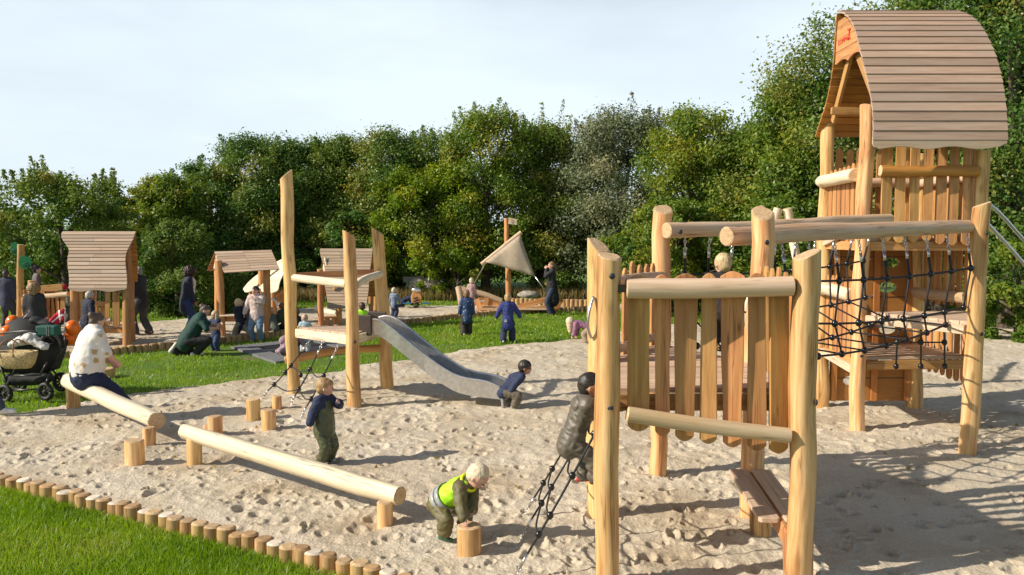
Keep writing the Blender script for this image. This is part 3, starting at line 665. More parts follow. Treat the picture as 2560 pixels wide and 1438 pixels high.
# wavy eave board
YE, ZE = prof_front[-1]
out = [(RX0+.01, ZE+.03), (RX1-.01, ZE+.03), (RX1-.01, ZE-.05)]
wav = [(RX1-.03-(RX1-RX0-.06)*i/24, ZE-.095+.016*math.cos(i/24*2*math.pi*2.5)+(.03 if i in (0, 24) else 0)) for i in range(25)]
MB().prism([(x, z) for x, z in out+wav+[(RX0+.01, ZE-.05)]], (0, YE-.022, 0), V((1, 0, 0)), V((0, 0, 1)), .026, 0, 0).build('eave_board', ['roof'], tow, .004)
# gable boards (left) with the printed mark, and plain right gable
def gable(parent, x, zlow, zs, mat, scallop=True, th=.022):
    pf = [(p.y, p.z) for p in resample(prof_front, .02)]; pb = [(p.y, p.z) for p in resample(prof_back, .02)]
    fy = lambda z: min(pf, key=lambda q: abs(q[1]-z))[0]+.012; by = lambda z: min(pb, key=lambda q: abs(q[1]-z))[0]-.012
    mb = MB()
    for a, b in zip(zs[:-1], zs[1:]):
        o = [(fy(b), b-.004), (by(b), b-.004), (by((a+b)/2), (a+b)/2), (by(a), a)]
        if a == zs[0] and scallop:
            y0, y1 = by(a), fy(a); o += [(y0+(y1-y0)*i/16, a+.05*abs(math.sin(i/16*math.pi*2))**.8-.03) for i in range(1, 16)]
        o += [(fy(a), a), (fy((a+b)/2), (a+b)/2)]
        mb.prism(o, (x, 0, 0), V((0, 1, 0)), V((0, 0, 1)), th, 0, 0)
    return mb.build('gable_board', [mat], parent, .002)
gl = gable(tow, RX0+.035, 4.6, [4.60, 4.75, 4.90, 5.04, 5.14], 'plank')
gable(tow, RX1-.06, 4.30, [4.2, 4.4, 4.6, 4.8, 5.0, 5.14], 'plank')
def text(parent, s, o, ex, ey, size, mat, name='printed_mark', depth=.002):
    cu = bpy.data.curves.new(name, 'FONT'); cu.body = s; cu.size = size; cu.extrude = depth; cu.materials.append(M[mat]); cu.align_x = 'CENTER'
    ob = bpy.data.objects.new('tmp', cu); COL.objects.link(ob)
    dg = bpy.context.evaluated_depsgraph_get(); me = bpy.data.meshes.new_from_object(ob.evaluated_get(dg)); bpy.data.objects.remove(ob)
    ex, ey = V(ex).normalized(), V(ey).normalized(); mm = Matrix((ex, ey, ex.cross(ey))).transposed().to_4x4(); mm.translation = V(o)-root_loc(parent); me.transform(mm)
    if not me.materials: me.materials.append(M[mat])
    return link(name, me, parent)
gt_ = xp(2109, 104, RX0+.02); gs_ = xp(2123, 85, RX0+.018)
text(tow, 'KOMPAN', (RX0+.020, gt_.y, gt_.z-.01), (0, -1, 0), (0, 0, 1), .084, 'red')
stick = MB()
for a, b in (((0, .0), (0, .07)), ((0, .07), (-.055, .115)), ((0, .07), (.05, .10)), ((0, .0), (-.035, -.06)), ((0, 0), (.035, -.055))):
    f = lambda q: V((RX0+.018, gs_.y-q[0]*.8, gs_.z-.02+q[1]*.8)); stick.tube([f(a), f(b)], .009, 5)
stick.ball((RX0+.018, gs_.y, gs_.z+.055), .014, 6, 5); stick.build('printed_mark', ['red'], tow)
# rafters under the roof
MB().board((RX0+.12, 10.40, 4.78), (RX0+.12, 10.98, 3.90), V((0, 1, .7)), .10, .04).build('rafter', ['plank'], tow, .004)
MB().board((RX0+.12, 10.36, 4.78), (RX0+.12, 9.72, 4.0), V((0, 1, -.7)), .10, .04).build('rafter', ['plank'], tow, .004)
MB().board((RX0+.02, 10.8, 4.02), (RX1-.1, 10.8, 4.02), UP, .1, .05).build('tie_beam', ['plank'], tow, .004)
# floors
UZ, MZ, LZ = 2.36, 1.47, .90
deck(tow, [(4.3, 9.98), (5.68, 10.03), (5.6, 11.24), (4.33, 11.26)], UZ, .11, .035)
deck(tow, [(T3.x, T3.y+.04), (5.66, 9.98), (4.30, 9.93)], MZ, .11, .04)
for p, q in ((T3, T4), (T1, T3), (T1, T4)):
    d = (q-p).normalized(); MB().board(p+d*.08+V((0, 0, MZ-.09)), q-d*.08+V((0, 0, MZ-.09)), UP, .10, .04).build('deck_beam', ['deck'], tow, .004)
deck(tow, [(4.3, 9.98), (5.68, 10.03), (5.6, 11.24), (4.33, 11.26)], LZ, .10, .035, gap=.022)
for p, q, z in ((T1, T4, UZ), (T1, T4, LZ), (T1, T2, UZ), (T1, T2, LZ)):
    d = (q-p).normalized(); MB().board(p+d*.08+V((0, 0, z-.095)), q-d*.08+V((0, 0, z-.095)), UP, .11, .045).build('deck_beam', ['plank'], tow, .004)
# front upper slats
for a, b, yb in ((515, 575, 1322), (595, 648, 1325), (672, 725, 1322), (748, 795, 1318), (815, 868, 1332), (885, 935, 1338), (958, 1020, 1338)):
    x = lambda u: (1960+u/2.178-1280)*9.93/FPX
    MB().picket((( x(a)+x(b))/2, 9.93, CAMH+(588-yb/2.178)*9.93/FPX), ((x(a)+x(b))/2+random.uniform(-.01, .01), 9.93, 3.50), V((1, random.uniform(-.2, .2), 0)), x(b)-x(a), .028, 0, .05, .02).build('slat', ['plank'], tow, .004)
rail(tow, [(4.42, 9.87, 3.17), (5.0, 9.86, 3.15), (5.6, 9.87, 3.165)], .066, 'orange')
MB().board((4.38, 9.955, 2.43), (5.62, 9.955, 2.43), UP, .08, .03).build('slat_rail', ['plank'], tow, .003)
# left side panels (T1-T2) on two levels
picket_panel(tow, T1, T2, 2.28, 3.30, 7, .12, rails=((3.13, .085),), single=True, m0=.11, tip1=.08, railmat='pale')
MB().board(T1+V((-.05, .1, 2.50)), T2+V((-.05, -.1, 2.30)), UP, .10, .045).build('brace', ['deck'], tow, .004)
picket_panel(tow, T1, T2, .75, 1.86, 7, .12, rails=((1.66, .085),), single=True, m0=.11, tip1=.08, railmat='pale')
MB().board(T1+V((-.05, .1, .74)), T2+V((-.05, -.1, .80)), UP, .10, .045).build('brace', ['deck'], tow, .004)
# right side panels (T4-T5)
picket_panel(tow, T4, T5, .55, 1.35, 7, .10, rails=(), single=True, tip0=.05, m0=.1)
picket_panel(tow, T4, T5, 1.5, 2.3, 7, .10, rails=((1.62, .07),), single=True, tip0=.05, m0=.1, railr=True)
picket_panel(tow, T4, T5, 2.3, 3.3, 7, .10, rails=((3.1, .06),), single=False, m0=.1)
picket_panel(tow, T2, T5, 2.25, 3.6, 8, .10, rails=((3.1, .06),), single=False, m0=.1, railr=False)
# climbing wall at the back with oval holes
def holed_wall(parent, x0, x1, z0, z1, y, holes, mat, name='climbing_wall', th=.035):
    bm = bmesh_new = None
    import bmesh
    bm = bmesh.new(); v = [bm.verts.new((x0, y, z0)), bm.verts.new((x1, y, z0)), bm.verts.new((x1, y, z1)), bm.verts.new((x0, y, z1))]
    es = [bm.edges.new((v[i], v[(i+1) % 4])) for i in range(4)]
    for cx, cz, rx, rz in holes:
        h = [bm.verts.new((cx+rx*math.cos(a*math.pi/9), y, cz+rz*math.sin(a*math.pi/9))) for a in range(18)]
        es += [bm.edges.new((h[i], h[(i+1) % 18])) for i in range(18)]
    bmesh.ops.triangle_fill(bm, edges=es, use_beauty=True)
    r = bmesh.ops.extrude_face_region(bm, geom=bm.faces[:]); bmesh.ops.translate(bm, vec=(0, th, 0), verts=[e for e in r['geom'] if isinstance(e, bmesh.types.BMVert)])
    bmesh.ops.recalc_face_normals(bm, faces=bm.faces[:])
    me = bpy.data.meshes.new(name); b = root_loc(parent)
    g = np.array([(q.co.z % .19*1.0, q.co.y+int(q.co.z/.19)*3.7, q.co.x) for q in bm.verts], 'f'); 
    for q in bm.verts: q.co = q.co-b
    bm.to_mesh(me); bm.free(); me.materials.append(M[mat]); at = me.attributes.new('gr', 'FLOAT_VECTOR', 'POINT'); at.data.foreach_set('vector', g.ravel())
    return link(name, me, parent)
wall_w = holed_wall(tow, 4.42, 5.52, .10, 2.3, 11.23, [(4.78, 1.95, .13, .06), (5.22, 2.02, .12, .07), (5.18, 1.68, .13, .075), (4.75, 1.3, .13, .07), (5.2, 1.1, .12, .07), (5.18, .66, .11, .06), (4.72, .38, .12, .07)], 'orange')
for z in (.42, .74, 1.0, 1.28, 1.55, 1.82, 2.1):
    MB().box((4.97, 11.227, z), 1.08, .006, .010).build('wall_joint', ['brown'], wall_w)
for x in (4.46, 5.02, 5.48): MB().board((x, 11.205, .1), (x, 11.205, 2.3), V((1, 0, 0)), .085, .022).build('wall_batten', ['orange'], wall_w, .003)
# rope ladder between lower and middle deck
lad = thing('rope_ladder', (5.1, 9.6, .9), 'short three strand rope ladder hanging below the tower middle deck', 'rope ladder')
rp_ = MB(); balls = []
for u0, u1 in ((630, 610), (748, 745), (870, 875)):
    a = dp(1960+u0/2.178, 560+560/2.178, 9.45); m_ = dp(1960+(u0*.3+u1*.7)/2.178, 560+645/2.178, 9.6); b = dp(1960+u1/2.178, 560+775/2.178, 9.84)
    rp_.tube([a, m_, b], .010, 6); balls += [m_, b]
rp_.tube([balls[0], balls[2], balls[4]], .010, 6)
rp_.build('rope', ['rope'], lad); net_balls(lad, balls, .034)
# steel tube slide bars on the far right
for k, (pa) in enumerate((([(2350, 466, 11.0), (2410, 484, 10.6), (2476, 512, 10.4), (2562, 603, 10.6), (2700, 760, 10.9), (2790, 900, 11.2)]), ([(2440, 530, 10.2), (2472, 562, 10.2), (2562, 662, 10.3), (2700, 830, 10.5), (2760, 950, 10.7)]))):
    MB().tube(smoothpath([dp(*q) for q in pa], 4), .022, 10).build('slide_bar', ['steel'], tow)
# swing frame legs behind
sw = thing('swing_frame', (3.9, 12.2, 0), 'crossed pale swing frame legs rising between platform and tall tower', 'swing frame')
ap = dp(1957, 545, 12.0)
for (u, v), (gu, gv) in (((1946, 522), (1800, 985)), ((1969, 522), (2055, 985))):
    p = dp(u, v, 12.0); g = gp(gu, gv, 0); MB().log([g+V((0, 0, -.1)), p], .065, 10, 0, 1, .05, .1).build('leg', ['pale', 'end'], sw)
MB().log([ap+V((.0, .05, -.1)), ap+V((1.6, 2.2, -.1))], .06, 10, 0, 1, .05, .1).build('crossbar', ['pale', 'end'], sw)
# ------------------------------------------------------------------ net bridge
br = thing('net_bridge', (3.2, 8.3, 1.3), 'black rope net bridge hung by chains from two long log beams', 'net bridge')
n0, n1 = V((1.83, 6.98, 2.385)), V((4.86, 8.72, 2.49)); f0, f1 = V((1.49, 7.9, 2.44)), V((4.52, 9.80, 2.59))
MB().log([n0, n0.lerp(n1, .3)+V((0, 0, .01)), n0.lerp(n1, .65)+V((0, 0, .005)), n1], [.082, .08, .074, .07], 14, 0, 1, .05, .12, cut0=(0, 0, 0)).build('beam', ['rail', 'end'], br)
MB().log([f0, f0.lerp(f1, .33)+V((0, 0, -.02)), f0.lerp(f1, .66)+V((0, 0, .0)), f1], [.078, .072, .07, .065], 14, 0, 1, .05, .12).build('beam', ['rail', 'end'], br)
bolt(br, dp(1701, 580, 7.83), (.1, -1, 0), .024)
NS = 9
def st(a, b, t, sag): return a.lerp(b, t)+V((0, 0, -sag*4*t*(1-t)))
nt_a, nt_b = V((2.02, 6.92, 2.02)), V((4.93, 8.66, 2.06)); ft_a, ft_b = V((1.62, 7.98, 2.02)), V((4.32, 9.90, 2.1))
nm_a, nm_b = V((2.02, 6.97, 1.68)), V((4.90, 8.72, 1.64)); fm_a, fm_b = V((1.62, 7.98, 1.68)), V((4.34, 9.86, 1.66))
nb_a, nb_b = V((1.93, 7.12, 1.36)), V((4.84, 8.95, 1.44)); fb_a, fb_b = V((1.68, 7.68, 1.36)), V((4.52, 9.66, 1.44))
lines = [[st(a, b, .03+.94*i/NS, s_) for i in range(NS+1)] for a, b, s_ in ((nt_a, nt_b, .06), (nm_a, nm_b, .10), (nb_a, nb_b, .16), (fb_a, fb_b, .16), (fm_a, fm_b, .10), (ft_a, ft_b, .06))]
rp_ = MB(); ch = MB(); balls = []
for ends, ln in zip(((nt_a, nt_b), (nm_a, nm_b), (nb_a, nb_b), (fb_a, fb_b), (fm_a, fm_b), (ft_a, ft_b)), lines):
    rp_.tube(ln, .0115, 6); MB().hang(br, ln[-1], ln[-1].lerp(ends[1], .6), ends[1]+V((.03, .0, .01))); rp_.tube([ends[0], ln[0]], .0095, 6)
for i in range(NS+1):
    for k in (0, 2, 4): rp_.tube([lines[k][i], lines[k+1][i]], .0095, 6)
    if i < NS:
        rp_.tube([lines[1][i], lines[2][i+1]], .0105, 5); rp_.tube([lines[4][i], lines[3][i+1]], .0095, 5)
    for k in range(6): balls.append(lines[k][i])
    for ln, (a, b) in ((lines[0], (n0, n1)), (lines[5], (f0, f1))):
        t = (ln[i].x-a.x)/(b.x-a.x); q = a.lerp(b, t)+V((0, 0, -.06)); m_ = ln[i].lerp(q, .42); rp_.tube([ln[i], m_], .0125, 6); MB().hang(br, m_, ln[i].lerp(q, .62), q, rs=.014)
rp_.build('rope', ['rope'], br); net_balls(br, balls, .032)
# ------------------------------------------------------------------ slide tower in the middle
P1 = V((-3.27, 12.16, 0)); P2 = V((-2.20, 11.26, 0)); P3 = V((-1.945, 12.58, 0))
sl_t = thing('slide_tower', (P1+P2+P3)/3, 'triangular slide tower with one very tall slant cut pole', 'slide tower')
post(sl_t, P1+V((.0, 0, -.25)), dp(715, 437, 12.16), .098, .094, (.75, .2, 0), [], sway=.2)
post(sl_t, P2+V((.01, 0, -.25)), dp(872, 585, 11.26), .098, .086, (-.65, -.2, 0), [(.93, -1.0)], sway=.2)
post(sl_t, P3+V((.02, 0, -.25)), dp(945, 579, 12.58), .098, .088, (-.75, -.1, 0), [(.68, -.9)], sway=.2)
deck(sl_t, inset([P1, P2, P3], .04), 1.03, .11, .04)
for p, q in ((P1, P2), (P2, P3), (P3, P1)):
    d = (q-p).normalized(); nr = V((d.y, -d.x, 0)); 
    MB().board(p+d*.09+nr*.02+V((0, 0, .945)), q-d*.07+nr*.02+V((0, 0, .945)), UP, .13, .045).build('deck_beam', ['pale'], sl_t, .004)
rail(sl_t, [P1+V((.06, -.14, 1.77)), P1.lerp(P2, .5)+V((0, -.08, 1.76)), P2+V((-.08, .0, 1.73))], .062, 'pale', 'endpale')
rail(sl_t, [P2+V((.02, .1, 1.70)), P2.lerp(P3, .5)+V((-.05, 0, 1.79)), P3+V((-.08, -.1, 1.80))], .058, 'pale', 'endpale')
MB().board(P1+V((.05, .06, 1.80)), P3+V((-.08, .06, 1.83)), UP, .085, .05).build('rail', ['plank'], sl_t, .004)
rail(sl_t, [P1+V((-.14, .03, .52)), P1.lerp(P3, .15)+V((0, 0, .57)), P1.lerp(P3, .38)+V((0, 0, .70)), P1.lerp(P3, .65)+V((0, 0, .64)), P3+V((.0, 0, .66))], .062, 'plank', 'end', name='low_beam')
# slide: own side walls, bed and foot
s0, s1 = V((-2.06, 11.92, 0)), V((-.10, 11.42, 0)); sdir = (s1-s0).normalized(); sn = V((-sdir.y, sdir.x, 0)); SL = (s1-s0).length
bed = smoothpath([(0, 0, 1.02), (.16, 0, 1.015), (.34, 0, .93), (.60, 0, .74), (.90, 0, .52), (1.18, 0, .34), (1.40, 0, .235), (1.65, 0, .19), (SL, 0, .165)], 4)
slide = thing('slide', s0, 'steel slide running from the triangular tower down to the sand', 'slide')
def sp(s, off, z): return s0+sdir*s+sn*off+V((0, 0, z))
hw = .24
mb = MB(); vs = [sp(p.x, o*hw, p.z) for p in bed for o in (-1, -.75, 0, .75, 1)]
fs = [(i*5+k, (i+1)*5+k, (i+1)*5+k+1, i*5+k+1) for i in range(len(bed)-1) for k in range(4)]
mb.add([v+V((0, 0, .0 if i % 5 not in (0, 4) else .03)) for i, v in enumerate(vs)], [tuple(reversed(f)) for f in fs], None, 0, True); mb.build('slide_bed', ['slide'], slide)
for o in (-1, 1):
    mb = MB(); n = len(bed); vs = []
    for i, p in enumerate(bed):
        t = p.x/SL; up = .20*min(1, .75+t*2) if t < .9 else .20-.6*(t-.9); dn = -.035
        for k, (a, b) in enumerate(((0, dn), (0, up), (.016, up), (.016, dn))): vs.append(sp(p.x, o*(hw+a), p.z+b))
    fs = [(i*4+k, (i+1)*4+k, (i+1)*4+(k+1) % 4, i*4+(k+1) % 4) for i in range(n-1) for k in range(4)]
    fs += [(0, 1, 2, 3), tuple((n-1)*4+k for k in (3, 2, 1, 0))]
    if o < 0: fs = [tuple(reversed(f)) for f in fs]
    mb.add(vs, fs, None, 0, False); sw_ = mb.build('side_wall', ['slide'], slide)
    MB().tube([sp(p.x, o*(hw+.008), p.z+(.20*min(1, .75+p.x/SL*2) if p.x/SL < .9 else .20-.6*(p.x/SL-.9))) for p in bed], .017, 8).build('top_rim', ['slide'], sw_)
    MB().box(sp(-.03, o*(hw+.03), 1.11), .30, .03, .30, 0, sdir, sn).build('start_panel', ['brown'], slide, .02)
MB().tube(smoothpath([sp(SL-.02, -hw, .16), sp(SL+.02, -hw, .13), sp(SL+.03, -hw, .0), sp(SL+.03, -hw, -.15)], 3), .02, 8).build('foot', ['slide'], slide)
MB().tube(smoothpath([sp(SL-.02, hw, .16), sp(SL+.02, hw, .13), sp(SL+.03, hw, .0), sp(SL+.03, hw, -.15)], 3), .02, 8).build('foot', ['slide'], slide)
# its little net ladder
net2 = thing('net_ladder', (-3.2, 11.6, 0), 'small black rope net ladder hanging below the slide tower deck', 'net ladder')
rp_ = MB(); ch = MB(); balls = []; RN = []
for (tu, tv, tY), (gu, gv) in (((778, 850, 11.85), (648, 1003)), ((808, 857, 11.65), (722, 1018)), ((846, 865, 11.4), (748, 1052))):
    a = dp(tu, tv, tY); b = gp(gu, gv, 0); MB().hang(net2, lerp3(a, b, .19), lerp3(a, b, .09), a+V((0, 0, .03)), .006, .05, .014)
    pts = [lerp3(a, b, .18+.64*i/6)+V((0, 0, -.03*math.sin(i/6*math.pi))) for i in range(7)]; rp_.tube(pts, .0105, 6); RN.append(pts)
    MB().hang(net2, pts[-1], lerp3(a, b, .88), b+V((0, 0, -.03)), .006, .05)
for i in (2, 5):
    for k in range(2): rp_.tube(smoothpath([RN[k][i], (RN[k][i]+RN[k+1][i])/2+V((0, 0, -.06)), RN[k+1][i]], 4), .009, 6)
    balls += [RN[0][i], RN[1][i], RN[2][i]]
balls += [RN[1][3]+V((-.08, 0, .02)), RN[0][3]]
rp_.build('rope', ['rope'], net2); net_balls(net2, balls, .034)
# ------------------------------------------------------------------ balance beams and stumps
b1 = thing('balance_beam', gp(285, 1080, 0), 'pale balance log on two stub legs with the woman sitting on it', 'balance beam')
k0, k1 = dp(162, 946, 10.15), dp(388, 1054, 9.02)
k0 = dp(172, 952, 10.75); k1 = dp(392, 1052, 9.25)
MB().log([k0, k0.lerp(k1, .33)+V((-.02, -.02, .01)), k0.lerp(k1, .66)+V((.03, .0, -.02)), k1], [.105, .10, .098, .095], 16, 0, 1, .05, .12, cut1=(.35, 0, 0)).build('log', ['pale', 'end'], b1)
for u, v, r, t in ((183, 1024, .085, .10), (374, 1118, .068, .95)):
    g = gp(u, v, 0); q = k0.lerp(k1, t); MB().log([(g.x, g.y, -.2), (g.x, g.y, q.z-.06)], r, 10, 0, 1, .05, .05, lump=.1).build('leg', ['post', 'end'], b1)
b2 = thing('balance_beam', gp(720, 1240, 0), 'long pale balance log lying across the open sand in front', 'balance beam')
k0, k1 = dp(462, 1078, 8.45), dp(1000, 1240, 6.62)
MB().log([k0, k0.lerp(k1, .35)+V((.0, .0, .005)), k0.lerp(k1, .7)+V((.0, .0, -.012)), k1], [.078, .082, .084, .08], 16, 0, 1, .04, .10).build('log', ['pale', 'end'], b2)
for u, v, r, t in ((487, 1167, .082, .05), (962, 1317, .066, .93)):
    g = gp(u, v, 0); q = k0.lerp(k1, t); MB().log([(g.x, g.y, -.2), (g.x, g.y, q.z-.05)], r, 10, 0, 1, .05, .05, lump=.1).build('leg', ['post', 'end'], b2)
def stump(u, v, vt, r, label, lump=.08):
    g = gp(u, v, 0); h = (v-vt)*g.y/FPX
    o = MB().log([(g.x, g.y, -.2), (g.x, g.y, h)], r, 12, 0, 1, .05, .03, lump=lump, cut1=(random.uniform(-.06, .06), random.uniform(-.06, .06), 0)).build('stepping_stump', ['post', 'end'], None, loc=(g.x, g.y, 0))
    tag(o, label, 'stump', 'stepping stumps in the sand'); return g, h
stump(337, 1168, 1100, .094, 'upright stepping stump standing alone left of the long balance beam')
stump(538, 1086, 1040, .083, 'taller upright stump behind the far end of the long balance beam')
stump(522, 1082, 1062, .062, 'low upright stump tucked against a taller one behind the balance beam')
stump(634, 1050, 998, .088, 'leftmost stump of the three by the small rope ladder')
stump(672, 1072, 1024, .092, 'nearest stump of the three by the small rope ladder')
stump(693, 1028, 990, .064, 'thinnest and farthest stump of the three by the small rope ladder')
SG, SH = stump(1174, 1386, 1312, .092, 'upright stump gripped by the bending boy in the yellow vest')
stump(764, 926, 905, .10, 'low stump in the grass behind the seated woman') if False else None
o = stump(266, 938, 921, .14, 'low stump on the lawn behind the woman seated on the log')
# ------------------------------------------------------------------ left playhouse
def pbox(p, q): return (V(p)+V(q))/2
lh = thing('playhouse', (-8.8, 18.0, 0), 'left playhouse with tall S curved plank roof on slatted posts', 'playhouse')
# roof front slope facing the camera: profile (Y,z), boards along X
pf = [(18.05, 2.47), (17.98, 2.36), (17.88, 2.22), (17.74, 2.06), (17.62, 1.90), (17.54, 1.72), (17.48, 1.54), (17.42, 1.40), (17.36, 1.26)]
pbk = [(18.07, 2.47), (18.15, 2.3), (18.27, 2.1), (18.42, 1.88), (18.52, 1.66), (18.58, 1.5), (18.66, 1.33)]
wl = lambda t: -9.90+.30*min(1, max(0, (t-.06)/.24))**1.2
wr = lambda t: -8.285-.03*t
def smoothstep(a, b, x): t = min(1, max(0, (x-a)/(b-a))); return t*t*(3-2*t)
shell_roof(lh, pf, lambda t: -9.91+.32*smoothstep(.05, .42, t)+.15*smoothstep(.4, 1, t), lambda t: -8.29-.05*smoothstep(.05, .42, t)+.14*smoothstep(.4, 1, t), .088, .022, 'roof', 'roof_front', sgn=-1, split=True, lap=.020)
shell_roof(lh, pbk, lambda t: -9.8-.2*t, lambda t: -8.32-.27*t, .11, .022, 'orange', 'roof_back', sgn=1)
wav = [(-8.19-(1.25)*i/20, 1.215+.02*math.sin(i/20*math.pi*4+1)+(.035 if i in (0, 20) else 0)) for i in range(21)]
MB().prism([(-9.44, 1.29), (-8.19, 1.29)]+wav, (0, 17.33, 0), V((1, 0, 0)), UP, .025, 0, 0).build('eave_board', ['roof'], lh, .003)
LHP = [V((-8.28, 17.45, 0)), V((-8.76, 18.65, 0)), V((-9.42, 17.45, 0)), V((-9.65, 18.65, 0))]
for p, tz in zip(LHP, (1.32, 2.0, 1.3, 1.7)): post(lh, p+V((0, 0, -.2)), p+V((.0 if p.x > -8.5 else .02, .03, tz)), .088, .078, None, mat='plank')
post(lh, (-8.52, 18.1, -.2), (-8.50, 18.05, 2.2), .085, .07, None, mat='plank')
for zx0, zx1, y0, y1, yd in ((565, 600, 468, 700, 17.5), (598, 630, 468, 700, 17.6), (630, 660, 468, 640, 17.6), (757, 790, 462, 738, 17.45), (812, 862, 460, 745, 17.45), (665, 705, 595, 700, 17.7), (720, 758, 595, 700, 17.7)):
    u = (zx0+zx1)/2/2.877; a = dp(u+random.uniform(-2, 2), 560+y0/2.877, yd); b = dp(u, 560+y1/2.877, yd)
    MB().picket(b, a, V((1, 0, 0)), (zx1-zx0)/2.877*yd/FPX, .03, 0, .05, 0).build('slat', ['plank'], lh, .004)
MB().board(dp(656/2.877, 560+575/2.877, 17.62), dp(765/2.877, 560+575/2.877, 17.62), UP, .10, .03).build('rail', ['plank'], lh, .003)
MB().board((-9.4, 17.5, .34), (-8.3, 17.5, .34), UP, .10, .04).build('deck_beam', ['plank'], lh, .003)
deck(lh, [(-9.45, 17.5), (-8.3, 17.5), (-8.6, 18.6), (-9.6, 18.6)], .42, .11, .03)
nm = MB()
for i in range(4): u = 672/2.877+i*9.5; nm.tube([dp(u, 560+470/2.877, 18.3), dp(u, 560+560/2.877, 18.3)], .012, 5)
for j in range(4): v = 560+480/2.877+j*9; nm.tube([dp(668/2.877, v, 18.3), dp(760/2.877, v, 18.3)], .012, 5)
nm.build('rope_grid', ['rope'], lh)
rail(lh, [dp(62, 741, 18.6), dp(115, 739, 18.2), dp(172, 735, 17.6)], .052, 'rail', 'end', name='side_beam')
# play counter log in front of the playhouse
pc = thing('play_counter', gp(257, 874, 0), 'small log counter on a single leg in front of the left playhouse', 'counter')
g = gp(257, 874, 0); MB().log([(g.x, g.y, -.1), (g.x, g.y, .66)], .07, 10, 0, 1).build('leg', ['plank', 'end'], pc)
MB().log([dp(243, 805, g.y-.1), dp(278, 800, g.y-.1)], .055, 10, 0, 1).build('top', ['rail', 'end'], pc)
# leaf pole and low picket den behind the left playhouse
lp = thing('leaf_pole', gp(50, 835, 0), 'wooden pole with two green leaf panels at the far left', 'leaf pole')
g = gp(51, 838, 0); gt = dp(52, 612, g.y)
MB().log([g+V((0, 0, -.2)), g.lerp(gt, .5)+V((-.03, 0, 0)), gt], [.088, .082, .078], 12, 0, 1, .06, .2).build('pole', ['plank', 'end'], lp)
M['leafgreen'] = plain('green_panel', (.004, .17, .055), .45, noise_amt=.06)
M['leafvein'] = plain('green_panel_groove', (.002, .055, .02), .6)
def leaf_panel(cx, cy, Y, w_, h_, flip):
    out = []
    for i in range(26):
        a = 2*math.pi*i/26; r = 1+.0*math.sin(5*a); x = math.cos(a); y = math.sin(a)
        if x > -.1: r *= 1.04-.24*abs(math.sin(4.0*a))          # lobed outer edge
        out.append((x*r*w_*(-1 if flip else 1), y*r*h_))
    if flip: out = out[::-1]
    o = dp(cx, cy, Y); p = MB().prism(out, o, V((1, .15, 0)).normalized(), UP, .03).build('leaf_panel', ['leafgreen'], lp, .004)
    vn = MB(); sg = -1 if flip else 1
    vn.tube([o+V((-sg*w_*.8, -.02, -h_*.25)), o+V((sg*w_*.6, -.02, -h_*.1))], .008, 4)
    for k in range(4): q = o+V((sg*(-w_*.4+k*w_*.25), -.02, -h_*.2)); vn.tube([q, q+V((sg*w_*.22, 0, -h_*.45))], .007, 4)
    vn.build('vein', ['leafvein'], p)
gy = g.y-.1
leaf_panel(37, 622, gy+.12, .11, .165, True); leaf_panel(64, 656, gy-.02, .155, .17, False)
den = thing('picket_den', gp(90, 820, 0), 'low picket walled den with a round post behind the pram', 'play den')
p0, p1, p2 = dp(60, 820, 19.4), dp(104, 815, 20.6), dp(165, 815, 20.6)
p0.z = p1.z = p2.z = 0
for u, hgt, rr, yy in ((81, 702, .095, 19.8), (60, 745, .06, 19.4)):
    q = dp(u, hgt, yy); MB().log([(q.x, q.y, -.1), q], rr, 10, 0, 1).build('post', ['plank', 'endpale'], den)
picket_panel(den, p0, p1, .2, 1.12, 9, .085, single=True, mat='plank', rails=(), m0=.02)
picket_panel(den, p1, p2, .2, 1.0, 5, .16, single=True, mat='plank', rails=(), m0=.02)
MB().board(p1+V((0, -.1, 1.05)), p2+V((0, -.1, 1.1)), UP, .16, .04).build('rail', ['plank'], den, .003)
# ------------------------------------------------------------------ little market stall with gabled roof
stl = thing('play_stall', (-6.3, 19.5, 0), 'toy market stall with straight gabled plank roof on posts', 'play stall')
ra, rb = dp(536, 631, 19.7), dp(679, 627, 19.7); ea, eb = dp(561, 684, 19.0), dp(700, 675, 19.0); ba, bb = dp(517, 679, 20.4), dp(652, 672, 20.6)
def slope(parent, a, b, c, d, n, th, mat, name, split=True):
    """boards between edge a-b (ridge) and c-d (eave)"""
    mb = MB(); nr = (b-a).cross(c-a).normalized(); nr = nr if nr.z > 0 else -nr
    for i in range(n):
        t0, t1 = i/n, (i+1)/n+.012
        q = [a.lerp(c, t0), b.lerp(d, t0), b.lerp(d, t1), a.lerp(c, t1)]
        for c0, c1 in ([(0, 1)] if not split or random.random() < .4 else [(0, .5), (.5, 1)]):
            e = .0015; qq = [q[0].lerp(q[1], c0+e), q[0].lerp(q[1], c1-e), q[3].lerp(q[2], c1-e), q[3].lerp(q[2], c0+e)]
            off = V((random.uniform(-50, 50), random.uniform(-50, 50), random.uniform(-50, 50)))
            lo = [p+nr*(.004+(.012 if k > 1 else 0)) for k, p in enumerate(qq)]; hi = [p+nr*th for p in lo]
            g = [off+V(((k > 1)*.1, 0, (p-a).dot((b-a).normalized()))) for k, p in enumerate(qq)]
            mb.add(lo+hi, [(0, 3, 2, 1), (4, 5, 6, 7), (0, 1, 5, 4), (1, 2, 6, 5), (2, 3, 7, 6), (3, 0, 4, 7)], g+[x+V((0, th, 0)) for x in g], 0)
    return mb.build(name, [mat], parent, .003)
slope(stl, ra, rb, ea, eb, 8, .022, 'roof', 'roof_front'); slope(stl, ra+V((0, .02, 0)), rb+V((0, .02, 0)), ba, bb, 8, .022, 'orange', 'roof_back')
